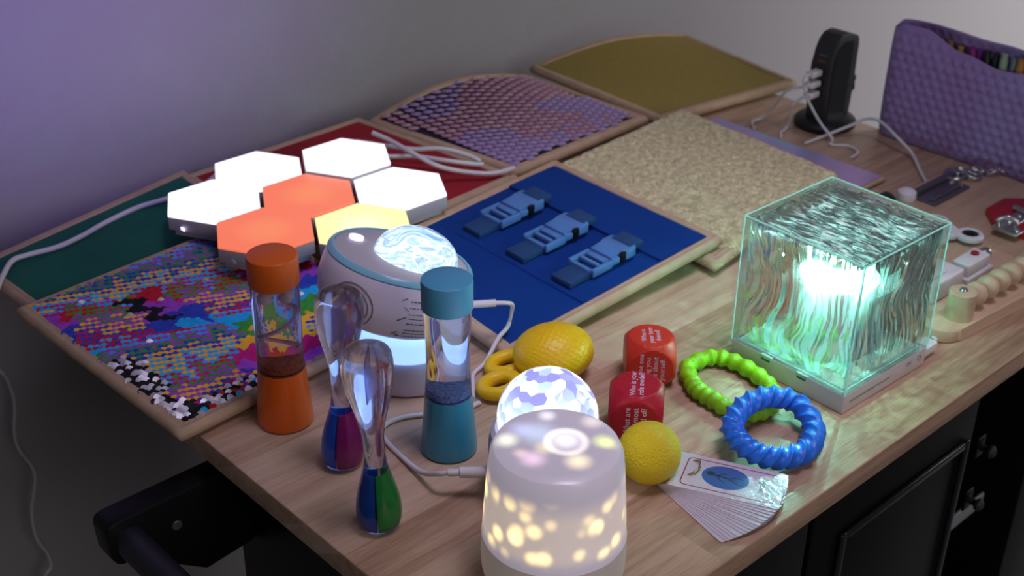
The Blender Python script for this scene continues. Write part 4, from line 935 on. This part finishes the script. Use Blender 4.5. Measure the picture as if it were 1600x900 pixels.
tag(tube('power_cable', P3([(0.8289, 0.4013, 0.0025), (0.8650, 0.3960, 0.005), (0.8890, 0.3810, 0.015), (0.9010, 0.3680, 0.024), (0.9020, 0.3500, 0.026), (0.8954, 0.3235, 0.018), (0.8907, 0.2968, 0.006), (0.8641, 0.2696, 0.0025), (0.8387, 0.245, 0.0025)]), 0.0019, M_cable, seg=8),
    'white cord looping in front of the purple pouch', 'cord')

# ------------------------------------------------------------------ purple pouch
pu = thing('popcorn_pouch', 'lilac bubble textured zip pouch standing open at the right', 'pouch', (0.9355, 0.20, 0.0005))
M_pu = pm('lilac_fabric', (0.36, 0.23, 0.55), 0.85, bump=(300, 0.0008), sheen=0.3)
def lerp_tab(T, x):
    for (a, va), (b_, vb) in zip(T, T[1:]):
        if (a-x)*(b_-x) <= 0: k = (x-a)/(b_-a); k = k*k*(3-2*k); return va+(vb-va)*k
    return T[-1][1] if abs(x-T[-1][0]) < abs(x-T[0][0]) else T[0][1]
ZF = [(0.375, 0.112), (0.368, 0.128), (0.350, 0.137), (0.327, 0.1375), (0.276, 0.1225), (0.228, 0.1150), (0.190, 0.119), (0.12, 0.126), (0.05, 0.120)]
ZB = [(0.375, 0.118), (0.362, 0.137), (0.296, 0.1400), (0.248, 0.1360), (0.200, 0.136), (0.12, 0.138), (0.05, 0.128)]
def pouch_wall(front):
    K, J = 150, 60; V = []; F = []
    for j in range(J+1):
        v = j/J
        for i in range(K+1):
            y = 0.05+(0.368-0.05)*i/K
            e = min((y-0.05), (0.368-y))
            zt = lerp_tab(ZF if front else ZB, y)
            z = 0.0005+v*zt
            half = 0.0155*math.sqrt(max(0.0, 1-((1-min(1, e/0.022))**2)))*(0.45+0.55*math.sin(PI*min(1, v*1.15+0.15)*0.62+0.35))
            if v < 0.12: half *= 0.7+0.3*v/0.12
            gap = 0.55 if v > 0.93 else 1
            half = half*(1 if v < 0.8 else 1-0.35*(v-0.8)/0.2)
            bx = 0.0
            if 0.04 < v < 0.965 and e > 0.006:
                cs = 0.0125; row = math.floor(z/cs*1.18); yy = (y+(row % 2)*cs*0.5)/cs; zz = z/cs*1.18
                fu = (yy % 1)-0.5; fv = (zz % 1)-0.5; r2 = fu*fu+fv*fv
                bx = 0.0022*max(0, 1-r2*7)
            sx = -1 if front else 1
            sag = 0.004*math.sin(y*60)*v
            V.append((sx*(half+bx)+(sag if not front else 0), y-0.20, z))
    for j in range(J):
        for i in range(K): a = j*(K+1)+i; F.append((a, a+1, a+K+2, a+K+1))
    o = mesh('front_panel' if front else 'back_panel', V, F, M_pu, pu, smooth=True)
    md = o.modifiers.new('thickness', 'SOLIDIFY'); md.thickness = 0.0016; md.offset = -1 if front else 1
pouch_wall(True); pouch_wall(False)
box('base_gusset', (0, 0.0135, 0.0025), (0.014, 0.30, 0.004), M_pu, pu, bevel=0.001)
pens = [(0.330, (0.42, 0.20, 0.04), 0.100), (0.312, (0.45, 0.30, 0.08), 0.102), (0.298, (0.30, 0.18, 0.05), 0.104), (0.286, (0.50, 0.33, 0.09), 0.100), (0.270, (0.30, 0.02, 0.25), 0.104), (0.262, (0.22, 0.03, 0.30), 0.102), (0.252, (0.01, 0.01, 0.012), 0.105), (0.243, (0.015, 0.015, 0.02), 0.104), (0.232, (0.28, 0.33, 0.25), 0.106), (0.221, (0.20, 0.20, 0.26), 0.103), (0.212, (0.45, 0.18, 0.03), 0.105), (0.203, (0.05, 0.03, 0.03), 0.104), (0.193, (0.40, 0.15, 0.04), 0.103)]
PL = {0: 'amber', 1: 'golden', 2: 'brown', 3: 'yellow ochre', 4: 'magenta', 5: 'purple', 6: 'black', 7: 'dark', 8: 'sage green', 9: 'grey', 10: 'orange', 11: 'dark brown', 12: 'rust coloured'}
PX = {0: 'nearest the rounded corner', 1: 'beside the amber one', 2: 'between two golden ones', 3: 'left of the magenta one', 4: 'in the middle of the opening', 5: 'beside the magenta one', 6: 'in the middle of the opening', 7: 'between the black and sage ones', 8: 'right of the black ones', 9: 'right of the sage one', 10: 'near the frame edge', 11: 'between the orange and rust ones', 12: 'rightmost at the frame edge'}
for k, (y, c, z) in enumerate(pens):
    o = lathe('pen', [(0, 0), (0.0012, 0.001), (0.0040, 0.010), (0.0046, 0.012), (0.0046, z+0.012), (0.0038, z+0.014), (0.0038, z+0.020), (0, z+0.021)], pm('pen_barrel', c, 0.4), None, seg=16, loc=(0.9365+(0.002 if k % 2 else -0.001), y, Z0+0.0055))
    tag(o, PL[k]+' pen inside the lilac pouch, '+PX[k], 'pen', 'pens in the pouch')

# ------------------------------------------------------------------ busy board at the right
bb = thing('busy_board', 'wooden busy board with beads, latches, spinner and switch behind the cube lamp', 'busy board', (0.73, 0.13, 0.0003))
M_bw = wood_mat('beech', (0.42, 0.26, 0.16), (0.56, 0.38, 0.25), (0.66, 0.48, 0.33), stave=(2.0, 0.5))
BT = 0.0125
ca_, sa_ = math.cos(math.radians(-4.5)), math.sin(math.radians(-4.5))
prism('board', [(0.723+(a-0.723)*ca_-(b_-0.13)*sa_-0.73, 0.13+(a-0.723)*sa_+(b_-0.13)*ca_-0.13) for a, b_ in rrect(0.556, 0.893, 0.034, 0.245, 0.022, 8)], 0, BT, M_bw, bb, bevel=0.003)
def B(x, y, z=0): return (x-0.73, y-0.13, BT+z)
M_light = pm('pale_wood', (0.66, 0.50, 0.33), 0.55, bump=(200, 0.0002), var=(60, (0.60, 0.44, 0.28)))
bmp = lambda x, y, z=0: Matrix.Translation(B(x, y, z))
lathe('post', [(0, 0), (0.0125, 0), (0.0127, 0.001), (0.0120, 0.0255), (0.0110, 0.0262), (0, 0.0262)], M_light, bb, M=bmp(0.588, 0.060))
lathe('bolt_head', [(0, 0.0288), (0.0028, 0.0285), (0.0035, 0.0268), (0, 0.0263)], M_steel, bb, seg=16, M=bmp(0.588, 0.060))
lathe('post', [(0, 0), (0.0125, 0), (0.0127, 0.001), (0.0120, 0.0255), (0.0110, 0.0262), (0, 0.0262)], M_light, bb, M=bmp(0.7300, 0.0570))
tube('bead_rod', [B(0.598, 0.0600, 0.0140), B(0.731, 0.0565, 0.0140)], 0.002, M_light, bb, seg=8, n=1)
for k in range(6):
    bm = bmesh.new(); bmesh.ops.create_uvsphere(bm, u_segments=28, v_segments=18, radius=0.0108, matrix=Matrix.Translation(B(0.6124+k*0.0192, 0.0599-k*0.0006, 0.0140)) @ Matrix.Scale(0.88, 4, (1, 0, 0)))
    bmobj('wooden_bead', bm, M_light, bb, smooth=True)
# white switch boxes
sw = box('switch_box', B(0.668, 0.0965, 0.0115), (0.038, 0.0175, 0.012), M_white, bb, bevel=0.0012)
box('switch_mount', B(0.668, 0.0965, 0.0025), (0.046, 0.024, 0.005), M_white, bb, bevel=0.0008)
lathe('red_button', [(0, 0.0020), (0.0036, 0.0018), (0.0040, 0)], pm('red_button', (0.30, 0.008, 0.02), 0.4), sw, seg=24, M=bmp(0.675, 0.0975, 0.0176))
lathe('metal_knob', [(0, 0), (0.004, 0), (0.006, 0.003), (0.006, 0.008), (0, 0.010)], M_steel, bb, seg=20, M=bmp(0.6875, 0.0965, 0.012) @ Matrix.Rotation(PI/2, 4, 'Y'))
box('white_latch', B(0.612, 0.101, 0.010), (0.052, 0.030, 0.020), M_white, bb, bevel=0.0025)
box('white_latch_lever', B(0.606, 0.101, 0.0215), (0.024, 0.016, 0.003), M_white, bb, bevel=0.001)
# fidget spinner
M_sp = pm('spinner_white', (0.66, 0.63, 0.68), 0.4); M_spb = pm('spinner_black', (0.012, 0.012, 0.014), 0.5)
sx, sy = 0.7170, 0.1510
spn = lathe('fidget_spinner', [(0, 0.003), (0.0120, 0.003), (0.0130, 0.0045), (0.0130, 0.0075), (0.0120, 0.0095), (0, 0.0100)], M_sp, bb, M=bmp(sx, sy))
lathe('spinner_cap', [(0, 0.0130), (0.0080, 0.0125), (0.0085, 0.0102), (0, 0.0101)], M_sp, spn, M=bmp(sx, sy))
for a in (-1.10, -3.19, 0.99):
    px, py = sx+0.0225*math.cos(a), sy+0.0225*math.sin(a)
    lathe('spinner_lobe', [(0.0078, 0.0028), (0.0115, 0.0030), (0.0135, 0.0045), (0.0135, 0.0075), (0.0118, 0.0094), (0.0088, 0.0096), (0.0080, 0.0085), (0.0078, 0.0028)], M_sp, spn, M=bmp(px, py))
    lathe('spinner_weight', [(0.0040, 0.0035), (0.0077, 0.0035), (0.0077, 0.0088), (0.0045, 0.0080), (0.0040, 0.0035)], M_spb, spn, M=bmp(px, py))
    lathe('spinner_weight_core', [(0, 0.0035), (0.0039, 0.0035), (0.0039, 0.0060), (0, 0.0062)], M_spb, spn, M=bmp(px, py))
lathe('spinner_pin', [(0, 0), (0.003, 0), (0.003, 0.0029), (0, 0.0029)], M_steel, bb, seg=16, M=bmp(sx, sy))
# red octagon with hasp
op = prism('red_octagon', [(0.815+0.048*math.cos(PI/8+k*PI/4)-0.73, 0.1120+0.044*math.sin(PI/8+k*PI/4)-0.13) for k in range(8)], BT+0.0001, BT+0.0065, pm('red_paint', (0.36, 0.004, 0.012), 0.4), bb, bevel=0.001)
hs = box('hasp_plate', B(0.7874, 0.1176, 0.0078), (0.056, 0.016, 0.0024), M_steel, bb, bevel=0.0006)
box('hasp_staple_plate', B(0.7654, 0.1106, 0.0078), (0.018, 0.026, 0.0022), M_steel, bb, bevel=0.0006)
tube('hasp_staple', [B(0.7614, 0.1206, 0.009), B(0.7594, 0.1206, 0.017), B(0.7634, 0.1126, 0.0215), B(0.7674, 0.1046, 0.017), B(0.7664, 0.1046, 0.009)], 0.0022, M_steel, bb, seg=10)
tube('hasp_hinge', [B(0.8094, 0.1086, 0.0105), B(0.8114, 0.1306, 0.0105)], 0.003, M_steel, bb, seg=12, n=1)
for qx, qy in ((0.7994, 0.1176), (0.7794, 0.1176), (0.7654, 0.1016), (0.8254, 0.1126)):
    lathe('screw_head', [(0, 0.0022), (0.0020, 0.0018), (0.0026, 0)], M_steel, bb, seg=14, M=bmp(qx, qy, 0.0091))
# sliding bolt strips and chain with clasp
M_dk = pm('gunmetal', (0.16, 0.14, 0.18), 0.38, metal=0.7)
rt = Matrix.Rotation(-0.02, 4, 'Z')
box('slide_plate', B(0.806, 0.2115, 0.0012), (0.070, 0.032, 0.0024), M_dk, bb, bevel=0.0006)
box('slide_bar', B(0.812, 0.2235, 0.0050), (0.078, 0.0075, 0.005), M_dk, bb, bevel=0.001)
box('slide_groove', B(0.806, 0.2040, 0.0032), (0.060, 0.006, 0.0014), M_dk, bb, bevel=0.0005)
lathe('screw_head', [(0, 0.0018), (0.0026, 0.0014), (0.0032, 0)], M_steel, bb, seg=14, M=bmp(0.834, 0.2035, 0.0026))
lathe('clasp_plate', [(0, 0.0022), (0.0150, 0.0020), (0.0172, 0.0036), (0.0182, 0.0020), (0.0175, 0), (0, 0)], M_steel, bb, M=bmp(0.858, 0.2225, 0.001) @ Matrix.Scale(0.72, 4, (0, 1, 0)))
random.seed(21)
for k in range(8):
    cx_, cy_ = 0.860+0.0055*k, 0.2225-0.0045*k+0.003*math.sin(k*2.1); a = random.uniform(0, PI); tl = 0.5+0.3*(k % 2)
    tube('chain_link', [B(cx_+0.0062*math.cos(q*PI/6)*math.cos(a)-0.0040*math.sin(q*PI/6)*math.sin(a), cy_+0.0062*math.cos(q*PI/6)*math.sin(a)+0.0040*math.sin(q*PI/6)*math.cos(a), 0.0058+0.0034*tl*math.sin(q*PI/6+k)) for q in range(12)], 0.0013, M_steel, bb, seg=8, closed=True, n=2)
tube('clasp_ring', [B(0.866+0.0095*math.cos(q*PI/8), 0.207+0.0080*math.sin(q*PI/8), 0.0060+0.002*math.sin(q*PI/8)) for q in range(16)], 0.0018, M_steel, bb, seg=8, closed=True, n=2)
lathe('white_knob', [(0, 0), (0.0095, 0), (0.0105, 0.003), (0.0095, 0.009), (0.005, 0.012), (0, 0.0125)], M_sp, bb, M=bmp(0.7655, 0.2265))
tube('black_pull', [B(0.742+0.0075*math.cos(q*PI/8), 0.2345+0.0055*math.sin(q*PI/8), 0.0048+0.003*math.sin(q*PI/8)) for q in range(16)], 0.0028, M_spb, bb, seg=10, closed=True, n=2)

# ------------------------------------------------------------------ cables
def cable(label, pts, r=0.0020, name='power_cable', cat='cord', group=None):
    return tag(tube(name, P3(pts), r, M_cable, seg=8), label, cat, group)
cable('white cord running across the dark green square and off the table', [(0.250, 0.738, 0.024), (0.2339, 0.7275, 0.024), (0.213, 0.7181, 0.024), (0.1796, 0.7244, 0.020), (0.1489, 0.732, 0.0165), (0.1094, 0.7241, 0.0155), (0.0797, 0.713, 0.0155), (0.0504, 0.7067, 0.0155), (0.023, 0.7099, 0.0155), (0.0059, 0.7078, 0.0158), (-0.0141, 0.6839, 0.0165), (-0.0357, 0.6572, 0.013), (-0.060, 0.660, -0.02), (-0.075, 0.70, -0.10)], 0.0026)
cable('thin white cord hanging down against the wall at far left', [(-0.040, 0.800, -0.09), (0.0036, 0.80, -0.1514), (0.0103, 0.80, -0.172), (0.0116, 0.80, -0.1955), (0.0047, 0.80, -0.2339), (0.0071, 0.80, -0.2564), (0.0159, 0.80, -0.2807), (0.0162, 0.80, -0.3002), (0.0056, 0.80, -0.3395), (0.0045, 0.80, -0.3756), (0.0134, 0.80, -0.4042), (0.0139, 0.80, -0.4236), (0.0039, 0.80, -0.4369), (-0.01, 0.80, -0.50)], 0.0022)
cable('white cord arching from the hexagon lights, upper of three', [(0.395, 0.690, 0.034), (0.4191, 0.6640, 0.030), (0.4337, 0.6365, 0.031), (0.4555, 0.6162, 0.032), (0.4744, 0.5953, 0.026), (0.4800, 0.5801, 0.022)], 0.0027, group='cords of the hexagon lights')
cable('white cord from the hexagon lights, middle of three', [(0.390, 0.6594, 0.030), (0.4037, 0.6424, 0.029), (0.4267, 0.6252, 0.028), (0.4439, 0.5958, 0.028), (0.4694, 0.5789, 0.022), (0.4780, 0.5721, 0.0215)], 0.0027, group='cords of the hexagon lights')
cable('white cord from the hexagon lights, lowest and longest of three', [(0.409, 0.678, 0.044), (0.4157, 0.6561, 0.040), (0.4129, 0.619, 0.040), (0.4192, 0.5838, 0.034), (0.4436, 0.5705, 0.024), (0.4705, 0.5511, 0.020), (0.4983, 0.5455, 0.020)], 0.0027, group='cords of the hexagon lights')
pc = thing('usb_cable', 'white cable plugged into the right side of the projector lamp', 'cable', (0.2440, 0.3290, 0.0))
def rel(L, o): return [(a-o[0], b_-o[1], c) for a, b_, c in L]
tube('plug', rel([(0.2225, 0.3240, 0.0500), (0.2500, 0.3010, 0.0520)], (0.2440, 0.3290)), 0.0032, M_white, pc, seg=14, n=1)
tube('cord', rel([(0.2500, 0.3010, 0.0520), (0.2570, 0.2960, 0.0515), (0.2640, 0.2960, 0.047), (0.2670, 0.3000, 0.036), (0.2620, 0.2990, 0.0250), (0.2510, 0.2970, 0.0205), (0.2400, 0.2945, 0.0125), (0.2300, 0.2925, 0.0045), (0.2146, 0.2890, 0.0022), (0.2040, 0.2780, 0.0022), (0.190, 0.262, 0.0022)], (0.2440, 0.3290)), 0.0019, M_cable, pc, seg=8)
dc = thing('usb_cable', 'white cable from the crystal dome lamp curling past the liquid timers', 'cable', (0.1141, 0.1644, 0.0))
tube('plug', rel([(0.1170, 0.1620, 0.0220), (0.1020, 0.1760, 0.0215)], (0.1141, 0.1644)), 0.0042, M_white, dc, seg=14, n=1)
tube('plug_collar', rel([(0.1018, 0.1762, 0.0215), (0.0955, 0.1820, 0.0210)], (0.1141, 0.1644)), 0.0028, M_white, dc, seg=14, n=1)
tube('cord', rel([(0.0955, 0.1820, 0.0210), (0.0915, 0.1890, 0.018), (0.0935, 0.2100, 0.0065), (0.0980, 0.2400, 0.0022), (0.1026, 0.267, 0.0022), (0.1108, 0.2791, 0.0022), (0.1277, 0.2800, 0.0022), (0.1479, 0.2700, 0.0022), (0.1700, 0.2560, 0.0022), (0.190, 0.2540, 0.0022)], (0.1141, 0.1644)), 0.0020, M_cable, dc, seg=8)
